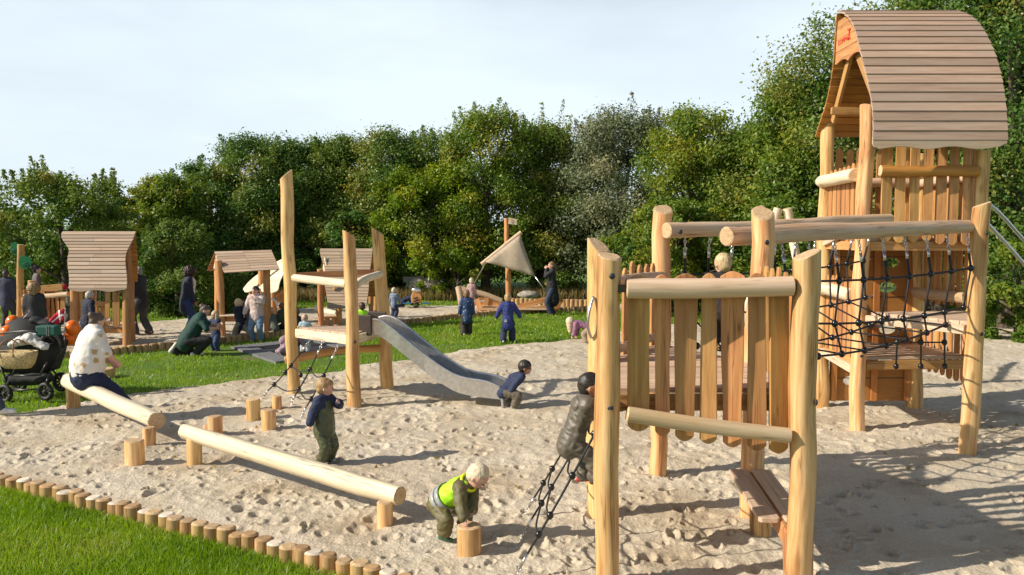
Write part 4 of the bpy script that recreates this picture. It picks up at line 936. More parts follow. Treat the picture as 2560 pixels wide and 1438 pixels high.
for (u, v), tp in (((557, 842), (546, 652)), ((671, 838), (666, 670))):
    g = gp(u, v, 0); q = dp(tp[0], tp[1], g.y); MB().log([g+V((0, 0, -.1)), q], [.088, .082], 12, 0, 1, .06, .15).build('post', ['orange' if False else 'plank', 'end'], stl)
for (u, v) in ((545, 815), (655, 812)):
    g = gp(u, v, 0); MB().log([g+V((0, 0, -.1)), V((g.x, g.y, 1.75))], .075, 10, 0, 1).build('post', ['plank', 'end'], stl)
gmid = (ea+ba)/2
gb = MB().prism([(0, 0), (-.26, -.34), (-.22, -.40), (-.13, -.33), (0, -.40), (.13, -.33), (.22, -.40), (.26, -.34)], ra+V((.05, 0, -.03)), (ea-ba).normalized()*V((1, 1, 0)).length/1.414*1.0, UP, .025, 0, 0)
gbo = gb.build('gable_board', ['pale'], stl)
exg = (ea-ba).normalized(); ez = V((exg.x, exg.y, 0)).normalized(); og = ra+V((.05, 0, -.2))-V((ez.y, -ez.x, 0))*(-.02)
sm = MB()
for a, b in (((0, 0), (0, .05)), ((0, .05), (-.035, .08)), ((0, .05), (.03, .075)), ((0, 0), (-.025, -.05)), ((0, 0), (.025, -.045))): sm.tube([og+ez*a[0]+UP*a[1], og+ez*b[0]+UP*b[1]], .007, 4)
sm.build('printed_mark', ['red'], gbo)
cb = MB(); cb.board(dp(543, 789, 19.25), dp(600, 787, 19.25), V((0, 1, 0)), .36, .035, 0); cb.build('counter', ['pale'], stl, .006)
MB().board(dp(550, 797, 19.3), dp(598, 797, 19.3), UP, .14, .03).build('counter_beam', ['plank'], stl, .004)
# ------------------------------------------------------------------ hut with the wavy bright roof behind the stall
wh = thing('play_hut', (-5.9, 22.4, 0), 'small open hut with bright wavy edged plank roof half hidden by stall', 'play hut')
wa = smoothpath([dp(694, 655, 22.9), dp(653, 682, 22.6), dp(625, 704, 22.3), dp(609, 723, 22.1)], 4)
wb = smoothpath([dp(735, 636, 22.2), dp(718, 672, 21.6), dp(703, 700, 21.3), dp(697, 722, 21.2)], 4)
mb = MB()
for i in range(len(wa)-1):
    a, b, c, d = wa[i], wb[i], wb[i+1], wa[i+1]; nr = (b-a).cross(d-a).normalized(); nr = nr if nr.z > 0 else -nr
    for k in range(1):
        off = V((random.uniform(-50, 50),)*3); lo = [a, b, c, d]; hi = [p+nr*.022 for p in lo]; g = [off+V((0, 0, (p-a).length)) for p in lo]
        mb.add(lo+hi, [(0, 3, 2, 1), (4, 5, 6, 7), (0, 1, 5, 4), (1, 2, 6, 5), (2, 3, 7, 6), (3, 0, 4, 7)], g*2, 0)
e0, e1 = wa[-1], wb[-1]; exd = (e1-e0); wid = exd.length; exd.normalize(); eyd = (wa[-1]-wa[-2]).normalized()
low = [(wid*i/20, .02+.10*smoothstep(.0, .12, i/20)-.16*smoothstep(.2, .42, i/20)*(1-smoothstep(.45, .62, i/20))+.05*smoothstep(.6, .85, i/20)-.08*smoothstep(.9, 1, i/20)) for i in range(21)]
mb.prism([(wid, -.02), (0, -.02)][::-1]+low[::-1], e0, exd, eyd, .022, 0, 0); mb.build('roof', ['pale'], wh)
for u, vt, vb in ((631, 716, 795), (688, 715, 792), (722, 690, 790)):
    q = dp(u, vt, 22.2); MB().log([(q.x, q.y, -.1), q], .09, 10, 0, 1).build('post', ['plank', 'end'], wh)
MB().board(dp(636, 745, 22.2), dp(664, 748, 22.2), UP, .35, .04).build('side_panel', ['plank'], wh, .004)
p0, p1 = dp(694, 740, 21.8), dp(712, 726, 22.4)
for k in range(6): u = 694+k*3.2; MB().board(dp(u, 780, 21.6), dp(u, 738-k*2.2, 21.6), V((1, 0, 0)), .022, .02).build('rung', ['plank'], wh)
MB().board(dp(690, 742, 21.6), dp(714, 725, 21.6), UP, .06, .04).build('handrail', ['plank'], wh)
MB().log([dp(683, 792, 21.2), dp(682, 732, 21.2)], .05, 8, 0, 1).build('post', ['plank', 'end'], wh)
MB().tube(smoothpath([dp(676, 748, 20.4), dp(685, 748, 20.4), dp(692, 758, 20.4), dp(697, 780, 20.4), dp(698, 805, 20.4)], 4), .028, 8).build('grab_tube', ['steel'], wh)
# ------------------------------------------------------------------ house with the swooping concave roof behind the slide tower
h2 = thing('playhouse', (-4.5, 21.8, 0), 'playhouse with steep swooping concave plank roof behind the slide tower', 'playhouse')
def Yz(u, v, X): Y = X*FPX/(u-1280); return (Y, CAMH+(588-v)*Y/FPX)
X2 = -5.02
pf2 = [(21.85, 2.03), (21.70, 1.80), (21.55, 1.62), (21.40, 1.45), (21.27, 1.22), (21.17, .98), (21.02, .80), (20.86, .62), (20.70, .52)]
pb2 = [(21.87, 2.03), (21.98, 1.75), (22.03, 1.45), (22.12, 1.15), (22.3, .85), (22.45, .70)]
shell_roof(h2, pf2, lambda t: -5.13+.22*smoothstep(0, .4, t)+.13*smoothstep(.4, 1, t)*1.6, lambda t: -3.72, .10, .022, 'roof', 'roof_front', sgn=-1, split=True, lap=.018)
shell_roof(h2, pb2, lambda t: -5.13-.12*smoothstep(.5, 1, t), lambda t: -3.74, .12, .022, 'orange', 'roof_back', sgn=1)
for (u, v, zt) in ((803, 815, 1.5), (848, 812, 1.2), (928, 800, 1.4), (941, 798, 1.5)):
    g = gp(u, v, 0); MB().log([g+V((0, 0, -.1)), V((g.x, g.y, zt))], (.08 if u < 900 else .065), 10, 0, 1).build('post', ['plank', 'end'], h2)
MB().prism([(-.30, 0), (0, .62), (.22, .25), (.30, 0), (.2, -.05), (.1, .02), (0, -.05), (-.1, .02), (-.2, -.05)], (-4.95, 21.6, 1.22), V((.5, -.86, 0)), UP, .03, 0, 0).build('gable_board', ['pale'], h2)
picket_panel(h2, (-5.0, 21.85, 0), (-4.55, 21.0, 0), .95, 1.25, 5, .07, single=True, rails=(), m0=.02, tip0=.05)
MB().board((-4.95, 21.95, .88), (-4.0, 21.95, .88), UP, .3, .04).build('back_board', ['orange'], h2, .003)
MB().board((-4.95, 21.95, .60), (-4.0, 21.95, .60), UP, .24, .04).build('back_board', ['orange'], h2, .003)
MB().board(dp(812, 793, 21.2), dp(842, 793, 21.2), V((0, 1, 0)), .3, .035).build('bench_seat', ['plank'], h2, .004)
for u in (818, 836): MB().board(dp(u, 812, 21.1), dp(u, 796, 21.1), V((1, 0, 0)), .13, .03).build('bench_leg', ['plank'], h2, .004)
lg = MB().log([dp(790, 772, 25.2), dp(815, 778, 25.0), dp(842, 786, 24.6)], .11, 10, 0, 1).build('lying_log', ['pale', 'endpale'], None, loc=dp(815, 785, 25)); tag(lg, 'pale log lying on the back sand beyond the swooping roof house', 'log')
# ------------------------------------------------------------------ sailing boat
bt = thing('play_boat', (.1, 25.6, 0), 'wooden play boat with mast and triangular beige sail', 'play boat')
YB = 25.6
MB().log([dp(1273, 790, YB), dp(1270, 680, YB), dp(1266, 546, YB)], [.092, .088, .08], 12, 0, 1, .05, .1).build('mast', ['plank', 'end'], bt)
M['sail'] = plain('beige_canvas', (.44, .355, .255), .9, noise_amt=.08, nscale=9, bump=.3)
bo0, bo1 = dp(1204, 661, YB-.35), dp(1303, 581, YB-.25)
bm_o = MB().log([bo0, bo1], .072, 10, 0, 1, .04, .05).build('boom', ['rail', 'end'], bt)
c0, c1, c2 = dp(1213, 655, YB-.45), dp(1300, 587, YB-.35), dp(1338, 692, YB-.55)
mb = MB(); n = 10; vs = []; idx = {}
for i in range(n+1):
    for j in range(n+1-i):
        a, b = i/n, j/n; cc = 1-a-b; p = c0*cc+c1*a+c2*b
        pull = (a*b+b*cc)*.05; cen = (c0+c1+c2)/3; p = p+(cen-p)*pull+V((0, -.5*(a*b*cc)*2.2-.05*math.sin(a*9+b*13)*.4, 0)); idx[i, j] = len(vs); vs.append(p)
fs = []
for i in range(n):
    for j in range(n-i):
        fs.append((idx[i, j], idx[i+1, j], idx[i, j+1]))
        if j < n-i-1: fs.append((idx[i+1, j], idx[i+1, j+1], idx[i, j+1]))
mb.add(vs, fs, None, 0, True); so = mb.build('sail', ['sail'], bt); sd_ = so.modifiers.new('cloth', 'SOLIDIFY'); sd_.thickness = .006
MB().tube([c2, dp(1368, 733, YB-.6)], .02, 6).build('rope', ['chain'], bt); MB().tube([c0+V((0, .1, -.05)), dp(1184, 710, YB+.8)], .018, 6).build('rope', ['chain'], bt)
MB().prism([(0, 0), (.02, .2), (.29, .14), (.27, .05), (.29, -.03)], dp(1270, 560, YB-.14), V((1, 0, 0)), UP, .03, 0, 0).build('flag_board', ['pale'], bt)
fm = MB()
for a, b in (((0, 0), (0, .05)), ((0, .05), (-.03, .075)), ((0, .05), (.03, .07)), ((0, 0), (-.02, -.04)), ((0, 0), (.02, -.04))): fm.tube([dp(1279, 554, YB-.17)+V((a[0], 0, a[1])), dp(1279, 554, YB-.17)+V((b[0], 0, b[1]))], .006, 4)
fm.build('printed_mark', ['red'], bt)
# hull: two raised side walls at the bow (left), deck, low stern (right)
def hull_side(yo, name='gunwale'):
    g0, g1 = dp(1148, 722, YB+yo), dp(1254, 752, YB+yo)
    MB().log([g0, g0.lerp(g1, .5)+V((0, 0, .05)), g1], [.10, .09, .08], 10, 0, 1, .04, .1).build(name, ['rail', 'end'], bt)
    for k, (va, vb) in enumerate(((738, 756), (750, 763), (760, 770))):
        MB().board(dp(1160+k*8, va, YB+yo), dp(1250, vb, YB+yo), UP, .10, .035).build('hull_plank', ['plank'], bt, .003)
    for u, vt in ((1216, 742), (1250, 752)): MB().board(dp(u-6, 786, YB+yo-.03), dp(u+2, vt, YB+yo-.03), V((1, 0, 0)), .15, .05).build('rib', ['plank'], bt, .003)
hull_side(.75); 
MB().log([dp(1146, 719, YB+.1), dp(1150, 745, YB-.1), dp(1156, 783, YB-.3)], [.11, .10, .09], 10, 0, 1).build('bow_post', ['rail', 'endpale'], bt)
MB().board(dp(1192, 748, YB-.3), dp(1204, 786, YB-.5), V((1, 0, 0)), .14, .06).build('rib', ['plank'], bt, .003)
MB().board(dp(1184, 752, YB+.1), dp(1214, 752, YB+.1), V((0, 1, 0)), .5, .04).build('bow_seat', ['deck'], bt, .003)
MB().board(dp(1196, 778, YB-.45), dp(1262, 776, YB-.45), UP, .17, .05).build('hull_plank', ['plank'], bt, .003)
deck(bt, [(-1.0, 25.1), (1.2, 25.1), (1.4, 26.4), (-1.2, 26.4)], .12, .14, .03)
MB().board(dp(1290, 772, YB-.2), dp(1372, 747, YB-.2), UP, .14, .05).build('gunwale', ['plank'], bt, .003)
MB().board(dp(1296, 780, YB-.25), dp(1376, 766, YB-.25), UP, .12, .04).build('hull_plank', ['plank'], bt, .003)
MB().board(dp(1300, 765, YB+.8), dp(1385, 742, YB+.8), UP, .14, .05).build('gunwale', ['plank'], bt, .003)
MB().board(dp(1383, 776, YB), dp(1397, 745, YB), V((1, 0, 0)), .24, .06, 0, .012, .34).build('stern_board', ['orange'], bt, .003)
MB().ball(dp(1393, 738, YB), .10, 8, 6, sc=(.7, .7, 1.3)).build('stern_knob', ['rail'], bt)
# ------------------------------------------------------------------ spring rider
sr = thing('spring_rider', gp(1041, 770, 0), 'small round wooden spring rider with blue foot rests on back sand', 'spring rider')
g = gp(1041, 771, 0); Yr = g.y
c = dp(1041, 744, Yr)
MB().prism([(-.15, -.18), (.15, -.18), (.18, .0), (.14, .14), (.07, .2), (-.07, .2), (-.14, .14), (-.18, 0)], c, V((1, 0, 0)), UP, .10).build('body', ['plank'], sr, .02)
MB().prism([(-.15, -.15), (.15, -.15), (.17, .05), (.1, .2), (-.1, .2), (-.17, .05)], c+V((0, .25, .02)), V((1, 0, 0)), UP, .10).build('body', ['plank'], sr, .02)
MB().ball(c+V((0, -.02, .25)), .17, 10, 6, sc=(1, .5, .5)).build('head', ['slide'], sr)
MB().tube([g+V((math.cos(t*.9)*.10, math.sin(t*.9)*.10, .02+t*.0125)) for t in range(28)], .022, 6).build('spring', ['rubber'], sr)
M['bluefoot'] = plain('blue_plastic', (.03, .13, .30), .4)
for sg in (-1, 1): MB().box(c+V((sg*.30, 0, -.19)), .30, .12, .04).build('foot_rest', ['bluefoot'], sr, .012)
# ------------------------------------------------------------------ sign, boulders, trampoline
sg = thing('sign_post', gp(1026, 724, 0), 'small blank sign board on a stake in front of the shrubs', 'sign')
q = dp(1028, 699, 31); MB().box(q, .62, .04, .22).build('sign_board', [plain('grey_sign', (.16, .17, .15), .7)], sg, .01)
q2 = dp(1026, 712, 31.05); MB().box((q2.x, q2.y, .25), .12, .08, .9).build('stake', ['deck'], sg, .006)
def boulder(u, v, Y, sx, sz, label):
    c = dp(u, v, Y); mb = MB(); mb.ball((0, 0, 0), 1, 20, 14); mb.v = [tuple(V(p)*(1+.16*noise.noise(V(p)*1.6+c)+.05*noise.noise(V(p)*5+c))) for p in mb.v]
    mb.v = [(p[0]*sx+c.x, p[1]*sx*.8+c.y, p[2]*sz+c.z) for p in mb.v]; o = mb.build('boulder', ['stone'], None, loc=c); tag(o, label, 'boulder')
boulder(1047, 713, 31, .42, .33, 'left rounded grey boulder beside the small sign'); boulder(1078, 714, 31, .42, .33, 'right rounded grey boulder near the small sign'); boulder(1322, 738, 29.5, .40, .17, 'low flat brown boulder in the grass behind the boat mast')
tr = thing('ground_trampoline', (-4.5, 17.2, 0), 'sunken trampoline framed by grey rubber tiles in the lawn', 'trampoline')
M['tile'] = plain('grey_rubber_tile', (.16, .165, .17), .85, noise_amt=.3, nscale=30, bump=.3); M['mat'] = plain('black_mat', (.035, .036, .04), .55, noise_amt=.2)
q = [gp(577, 866), gp(690, 905), gp(918, 872), gp(800, 843)]; cc = sum(q, V())/4
inn = [cc+(p-cc)*.64 for p in q]; mb = MB(); z1 = LAWN+.045
for i in range(4):
    j = (i+1) % 4
    for k in range(3):
        a, b = q[i].lerp(q[j], k/3+.003), q[i].lerp(q[j], (k+1)/3-.003); c_, d_ = inn[i].lerp(inn[j], (k+1)/3-.003), inn[i].lerp(inn[j], k/3+.003)
        vs = [V((p.x, p.y, z1)) for p in (a, b, c_, d_)]+[V((p.x, p.y, z1-.12)) for p in (a, b, c_, d_)]
        mb.add(vs, [(0, 1, 2, 3), (7, 6, 5, 4), (0, 4, 5, 1), (1, 5, 6, 2), (2, 6, 7, 3), (3, 7, 4, 0)])
mb.build('tile_frame', ['tile'], tr)
mb = MB(); mb.add([V((p.x, p.y, z1-.03)) for p in inn], [(0, 1, 2, 3)]); mb.build('jumping_mat', ['mat'], tr)
# ------------------------------------------------------------------ trees, shrubs, hedges
leaf_mat('leaf_dark', [(0.033, 0.078, 0.017), (0.061, 0.138, 0.023), (0.1, 0.187, 0.032), (0.183, 0.235, 0.042), (0.274, 0.235, 0.048)], .28, .42)
leaf_mat('leaf_olive', [(0.049, 0.097, 0.019), (0.086, 0.161, 0.024), (0.133, 0.201, 0.031), (0.208, 0.245, 0.041), (0.308, 0.262, 0.041)], .30, .5)
leaf_mat('leaf_bright', [(0.054, 0.111, 0.015), (0.107, 0.186, 0.021), (0.175, 0.244, 0.031), (0.275, 0.281, 0.034), (0.397, 0.312, 0.046)], .34, .45)
leaf_mat('leaf_yellow', [(0.076, 0.151, 0.011), (0.13, 0.219, 0.016), (0.194, 0.274, 0.019), (0.28, 0.316, 0.03), (0.365, 0.343, 0.039)], .36, .45)
leaf_mat('leaf_grey', [(0.076, 0.107, 0.049), (0.122, 0.162, 0.077), (0.184, 0.214, 0.112), (0.245, 0.252, 0.127), (0.306, 0.275, 0.14)], .25, .55)
M['bark'] = plain('bark', (.085, .065, .048), .9, noise_amt=.4, nscale=12, bump=.8)
def leaf_cloud(cen, rad, cnt, size, asp=.55, elong=None):
    """numpy leaves around clump centres; returns verts, tint"""
    n = int(cnt.sum()); ci = np.repeat(np.arange(len(cen)), cnt); r = RNG
    d = r.normal(0, 1, (n, 3)); d /= np.linalg.norm(d, axis=1)[:, None]
    q = r.random(n)**.45; sc = np.stack([rad, rad, rad*(elong if elong is not None else .8)], 1)[ci]
    p = cen[ci]+d*q[:, None]*sc*(1+.25*r.normal(0, 1, (n, 1)))
    nr = d*.55+np.array([-.12, -.05, .45])+r.normal(0, .55, (n, 3)); nr /= np.linalg.norm(nr, axis=1)[:, None]
    t = r.normal(0, 1, (n, 3)); t[:, 2] -= .5; t -= nr*(t*nr).sum(1)[:, None]; t /= np.linalg.norm(t, axis=1)[:, None]; b = np.cross(nr, t)
    s = (size*r.uniform(.6, 1.35, n))[:, None]
    v = np.empty((n, 4, 3)); v[:, 0] = p-t*s*.5; v[:, 1] = p+b*s*asp*.5-t*s*.05+nr*s*.08; v[:, 2] = p+t*s*.5; v[:, 3] = p-b*s*asp*.5-t*s*.05+nr*s*.08
    return v.reshape(-1, 3), ci
def leaves_object(name, v, tint, mat, parent, shift):
    n = len(v)//4; i = np.arange(n)*4
    return link(name, fast_mesh(name, v-np.array(shift), np.stack([i, i+1, i+2, i+3], 1), M[mat], False, {'tint': np.repeat(tint, 4)}), parent)
def tree(name, label, u, Y, top_v, wpx, mat, style='round', low=.13, nclump=115, per=370, size=.112, cat='tree', tintm=.3, group=None, zb=LAWN):
    r = RNG; tp_ = dp(u, top_v, Y); x = tp_.x; H = tp_.z-zb; R = wpx*.60*Y/FPX; base = V((x, Y, zb))
    t = thing(name, base, label, cat, group)
    zc = r.random(nclump)**.85*(1-low)+low; ang = r.uniform(0, 6.283, nclump)
    if style == 'cone': prof = np.clip((1-zc)*1.25+.08, 0, 1)**.8
    else: prof = np.sqrt(np.clip(1-((zc-.48)/.54)**2, .04, 1))
    lob = 1+.18*np.sin(ang*3+zc*7+u)+.12*np.sin(ang*5-zc*11)
    rr = R*prof*lob*np.where(r.random(nclump) < .72, r.uniform(.70, .98, nclump), r.uniform(.2, .7, nclump))
    cen = np.stack([x+np.cos(ang)*rr, Y+np.sin(ang)*rr*.85, zb+H*(zc*.92)], 1)
    rad = H*r.uniform(.055, .105, nclump)*(1.1 if H < 3 else 1); rad = np.minimum(rad, R*.42)
    cnt = (per*(rad/rad.mean())**1.6).astype(int)+8
    v, ci = leaf_cloud(cen, rad, cnt, size); ct = np.clip(tintm+r.normal(0, .14, nclump), 0, .7)
    ct = np.where(r.random(nclump) < .08, ct+.25, ct); tint = ct[ci]
    if style in ('shoots', 'tufts'):                              # upright leafy shoots breaking the skyline
        ns = 20 if style == 'shoots' else 10; a = r.uniform(0, 6.283, ns); q = R*np.sqrt(r.random(ns))*.85; L_ = H*r.uniform(.08, .22, ns)*(1 if style == 'shoots' else .6)
        zt = zb+H*(.96-.30*(q/R)**2)-L_*.35; m = 9; k = np.linspace(0, 1, m)
        c2 = np.stack([(x+np.cos(a)*q)[:, None]+np.cos(a)[:, None]*L_[:, None]*.22*k, (Y+np.sin(a)*q)[:, None]+0*k, zt[:, None]+L_[:, None]*k], 2).reshape(-1, 3)
        r2 = (np.tile(.30*(1-k*.7), ns)*max(.6, min(1, H/6))); v2, ci2 = leaf_cloud(c2, r2, np.full(len(c2), 20), size*.8)
        v = np.concatenate([v, v2]); tint = np.concatenate([tint, np.clip(tintm+.08+r.normal(0, .08, len(ci2)), 0, .8)])
    leaves_object('crown', v, tint, mat, t, base)
    mb = MB(); tr_ = max(.05, H*.022); hgt = H*.62
    mb.log([base+V((0, 0, -.2)), base+V((r.uniform(-.1, .1), 0, hgt*.5)), base+V((r.uniform(-.2, .2), 0, hgt))], [tr_*1.3, tr_, tr_*.5], 8, 0, 0, .1, .2, step=.5)
    for k in r.permutation(nclump)[:16]:
        c = V(cen[k]); s = base+V((0, 0, min(max((c.z-zb)*.55, .15), hgt*.95))); m_ = s.lerp(c, .5)+V((0, 0, .12*H*.3))
        mb.tube(smoothpath([s, m_, c], 3), [tr_*.5*(1-.8*i/6) for i in range(7)], 5)
    mb.build('trunk', ['bark'], t); return t
TR = [
 ('tree', 'wispy pale green tree with upright shoots behind the far left playhouse', 150, 27, 415, 330, 'leaf_olive', 'shoots', dict(per=256, nclump=103, size=.12, low=.12, tintm=.30)),
 ('tree', 'low grey green tree cut by the left edge of the photo', 10, 30, 505, 230, 'leaf_olive', 'tufts', dict(per=210, nclump=57, tintm=.25)),
 ('tree', 'small tree filling the dip right of the wispy far left tree', 300, 33, 480, 190, 'leaf_dark', 'round', dict(nclump=80)),
 ('tree', 'rounded mid green tree right of the dip in the left skyline', 405, 31, 428, 190, 'leaf_bright', 'round', dict(tintm=.18)),
 ('shrub', 'broad olive shrub rising between the left playhouse and the curly haired woman', 440, 24.5, 548, 165, 'leaf_olive', 'tufts', dict(per=368, nclump=69, size=.085, low=.04, cat='shrub', tintm=.12)),
 ('tree', 'dark stepped shoulder tree on the left flank of the tall left tree group', 520, 34, 388, 210, 'leaf_dark', 'tufts', dict(tintm=.3)),
 ('tree', 'tallest dark green tree of the left group above the market stall', 640, 33, 318, 260, 'leaf_dark', 'tufts', dict(per=351, tintm=.34)),
 ('tree', 'olive dark tree behind the very tall slide tower pole', 755, 34, 330, 220, 'leaf_olive', 'round', dict(tintm=.12)),
 ('tree', 'narrow olive tree in the notch just right of the tall slide tower pole', 850, 34, 325, 170, 'leaf_olive', 'tufts', dict(tintm=.2)),
 ('tree', 'dark olive round tree above the slide', 975, 33, 308, 230, 'leaf_dark', 'round', dict(per=333, tintm=.42)),
 ('tree', 'dark tree closing the skyline behind the bright yellow green tree', 1085, 35, 312, 190, 'leaf_dark', 'tufts', dict(tintm=.3)),
 ('tree', 'bright yellow green tree leaning out above the back grass in the middle', 1065, 31.5, 395, 250, 'leaf_yellow', 'round', dict(low=.25, tintm=.25)),
 ('tree', 'fresh green pointed tree behind the boat with a tall central tip', 1215, 32, 252, 250, 'leaf_bright', 'tufts', dict(per=333, tintm=.16)),
 ('tree', 'rusty olive tree directly behind the boat mast', 1355, 33, 290, 240, 'leaf_olive', 'shoots', dict(tintm=.42)),
 ('shrub', 'mid height olive bush behind the boat sail', 1400, 32.5, 455, 250, 'leaf_olive', 'round', dict(low=.05, tintm=.28, cat='bush')),
 ('tree', 'silvery grey green tree with feathery top right of the boat', 1555, 31, 250, 290, 'leaf_grey', 'tufts', dict(per=420, nclump=126, size=.11, tintm=.22)),
 ('tree', 'bright green maple like tree above the platform posts', 1735, 28, 238, 250, 'leaf_bright', 'round', dict(per=333, tintm=.28)),
 ('shrub', 'bright leafy bush behind the platform pickets', 1690, 25.5, 485, 300, 'leaf_bright', 'round', dict(low=.05, per=351, tintm=.2, cat='bush')),
 ('tree', 'olive brown tree rising left of the tall tower', 1870, 27, 285, 220, 'leaf_olive', 'round', dict(per=333, tintm=.3)),
 ('tree', 'dense green tree touching the left side of the tower roof', 2000, 25, 150, 230, 'leaf_bright', 'round', dict(per=351, tintm=.14)),
 ('shrub', 'shaded bush behind the rope bridge logs', 1980, 23.5, 480, 260, 'leaf_bright', 'round', dict(low=.05, per=351, tintm=.12, cat='bush')),
 ('tree', 'huge dark tree rising directly behind the tower roof', 2165, 24, -30, 430, 'leaf_dark', 'round', dict(per=368, nclump=103, tintm=.42)),
 ('tree', 'very tall dark tree cut off by the top edge right of the roof ridge', 2370, 23, -130, 380, 'leaf_dark', 'round', dict(per=330, nclump=155, tintm=.38)),
 ('tree', 'tall dark tree filling the right edge of the photo', 2560, 21, -150, 380, 'leaf_dark', 'round', dict(per=330, nclump=155, tintm=.3)),
 ('shrub', 'lighter ivy like bush on the lawn edge at the far right', 2545, 18.8, 600, 210, 'leaf_bright', 'round', dict(low=.03, per=280, nclump=57, size=.10, tintm=.1, cat='bush')),
 ('shrub', 'low yellow green shrub beneath the trees left of the boat bow', 1140, 30.6, 620, 150, 'leaf_yellow', 'round', dict(low=.05, per=157, nclump=41, size=.13, tintm=.3, cat='shrub')),
 ('shrub', 'dark bush in the gap between slide tower and sign', 900, 32.5, 500, 260, 'leaf_dark', 'round', dict(low=.05, per=315, tintm=.3, cat='bush')),
 ('shrub', 'dark low bush behind the market stall roof', 690, 33, 520, 260, 'leaf_dark', 'round', dict(low=.05, per=315, tintm=.22, cat='bush')),
]
for nm, lab_, u, Y, tv, wp, mt, stl_, kw in TR: tree(nm, lab_, u, Y, tv, wp, mt, stl_, **kw)
# the wood behind, one mass
def wood_mass():
    r = RNG; n = 900; x = r.uniform(-32, 30, n); y = 37.5+r.uniform(-1.5, 3, n)-np.clip((x-6)/8, 0, 1)*9.5; h = np.where(x < -13, 2.6, np.where(x < -8, 4.2, 5.2+np.clip((x-2)/8, 0, 1)*1.6))
    cen = np.stack([x, y, LAWN+r.random(n)**.8*h], 1); v, ci = leaf_cloud(cen, r.uniform(.5, .95, n), np.full(n, 130), .2)
    tag(leaves_object('far_wood', v, np.clip(.25+r.normal(0, .1, n), 0, .6)[ci], 'leaf_dark', None, (0, 0, 0)), kind='stuff')
wood_mass()
def hedge(u0, u1, vt, Y, dep, label, mat='leaf_dark'):
    r = RNG; x0, x1 = (u0-1280)/FPX*Y, (u1-1280)/FPX*Y; h = CAMH+(588-vt)*Y/FPX-LAWN; base = V(((x0+x1)/2, Y, LAWN)); t = thing('clipped_hedge', base, label, 'hedge')
    n = 5200; f = r.integers(0, 3, n); p = np.stack([r.uniform(x0, x1, n), r.uniform(Y, Y+dep, n), r.uniform(0, h, n)], 1)
    p[f == 0, 1] = Y+r.normal(0, .06, (f == 0).sum()); p[f == 1, 2] = h+r.normal(0, .05, (f == 1).sum()); e = r.random(n) < .5
    k = f == 2; p[k, 0] = np.where(e[k], x0, x1)+r.normal(0, .06, k.sum()); p[:, 2] += LAWN
    v, ci = leaf_cloud(p, np.full(n, .07), np.full(n, 3), .085); leaves_object('foliage', v, np.clip(.2+r.normal(0, .1, n), 0, .6)[ci], mat, t, base)
    mb = MB()
    for k in range(5): q = V((x0+(x1-x0)*(k+.5)/5, Y+dep/2, LAWN)); mb.tube([q, q+V((0, 0, h*.8))], .03, 5)
    mb.build('stem', ['bark'], t)
hedge(345, 410, 710, 25.5, 1.2, 'dark clipped box hedge beside the elderly walking man'); hedge(500, 580, 690, 25, 1.6, 'dark clipped box hedge behind the market stall post', 'leaf_olive')
# dry tall grass under the trees and fallen yellow leaves
n = 9000; x = RNG.uniform(-9.5, 4, n); y = 30.6+RNG.uniform(-.6, 1.2, n); pts = np.stack([x, y, np.full(n, LAWN)], 1)
leaf_mat('dry_blade', [(.16, .12, .05), (.24, .18, .07), (.30, .24, .10), (.12, .16, .03)], .4, .6)
o = blades('dry_grass', pts, .18, .55, .03, .5); o.data.materials[0] = M['dry_blade']

# a few fallen leaves
n = 420; x = RNG.uniform(-9, 7, n); y = RNG.uniform(7, 19, n); z = np.array([max(sand_z(a, b), LAWN)+.012 if abs(a/b) < .8 else LAWN+.03 for a, b in zip(x, y)])
v, ci = leaf_cloud(np.stack([x, y, z+.02*(side(x, y) > 0)], 1), np.full(n, .004), np.ones(n, int), .05)
leaf_mat('fallen_leaf', [(.16, .09, .03), (.26, .16, .04), (.36, .26, .06), (.2, .1, .04)], .2, .7)
tag(leaves_object('fallen_leaves', v, RNG.random(n)*.6, 'fallen_leaf', None, (0, 0, 0)), kind='stuff')
# ------------------------------------------------------------------ people: continuous skinned volumes, posed by joint targets
def cone_blob(p0, p1, r0, r1, flat=None, k=1.0, seg=12):
    """closed rounded cone from p0 to p1; squeezed by k along flat"""
    p0, p1 = V(p0), V(p1); d = p1-p0; L_ = d.length
    if L_ < 1e-5: d = V((0, 0, 1)); p1 = p0+d*1e-4
    d = d.normalized(); x, y = frame(d)
    if flat is not None:
        f = V(flat); f = f-d*f.dot(d)
        if f.length > 1e-3: y = f.normalized(); x = y.cross(d)
    vs = []; R = []
    for i in range(1, 4): a = math.pi/2*(1-i/3); R.append((p0-d*r0*math.sin(a), r0*math.cos(a)))
    for i in range(0, 3): a = math.pi/2*i/3; R.append((p1+d*r1*math.sin(a), r1*math.cos(a)))
    for c, r in R:
        for j in range(seg): a = 2*math.pi*j/seg; vs.append(c+x*math.cos(a)*r+y*math.sin(a)*r*k)
    n = len(R); fs = [(i*seg+j, i*seg+(j+1) % seg, (i+1)*seg+(j+1) % seg, (i+1)*seg+j) for i in range(n-1) for j in range(seg)]
    vs += [p0-d*r0, p1+d*r1]; T = len(vs)-2
    fs += [(T, (j+1) % seg, j) for j in range(seg)]+[(T+1, (n-1)*seg+j, (n-1)*seg+(j+1) % seg) for j in range(seg)]
    return vs, fs
class Blob:
    def __init__(s): s.v = []; s.f = []
    def c(s, *a, **k):
        vs, fs = cone_blob(*a, **k); o = len(s.v); s.v += vs; s.f += [tuple(i+o for i in f) for f in fs]; return s
    def e(s, c, r, sc=(1, 1, 1), rot=None, seg=16, rings=11):
        mb = MB().ball(c, r, seg, rings, 0, sc, rot); o = len(s.v); s.v += [V(q) for q in mb.v]; s.f += [tuple(i+o for i in f) for f in mb.f]; return s
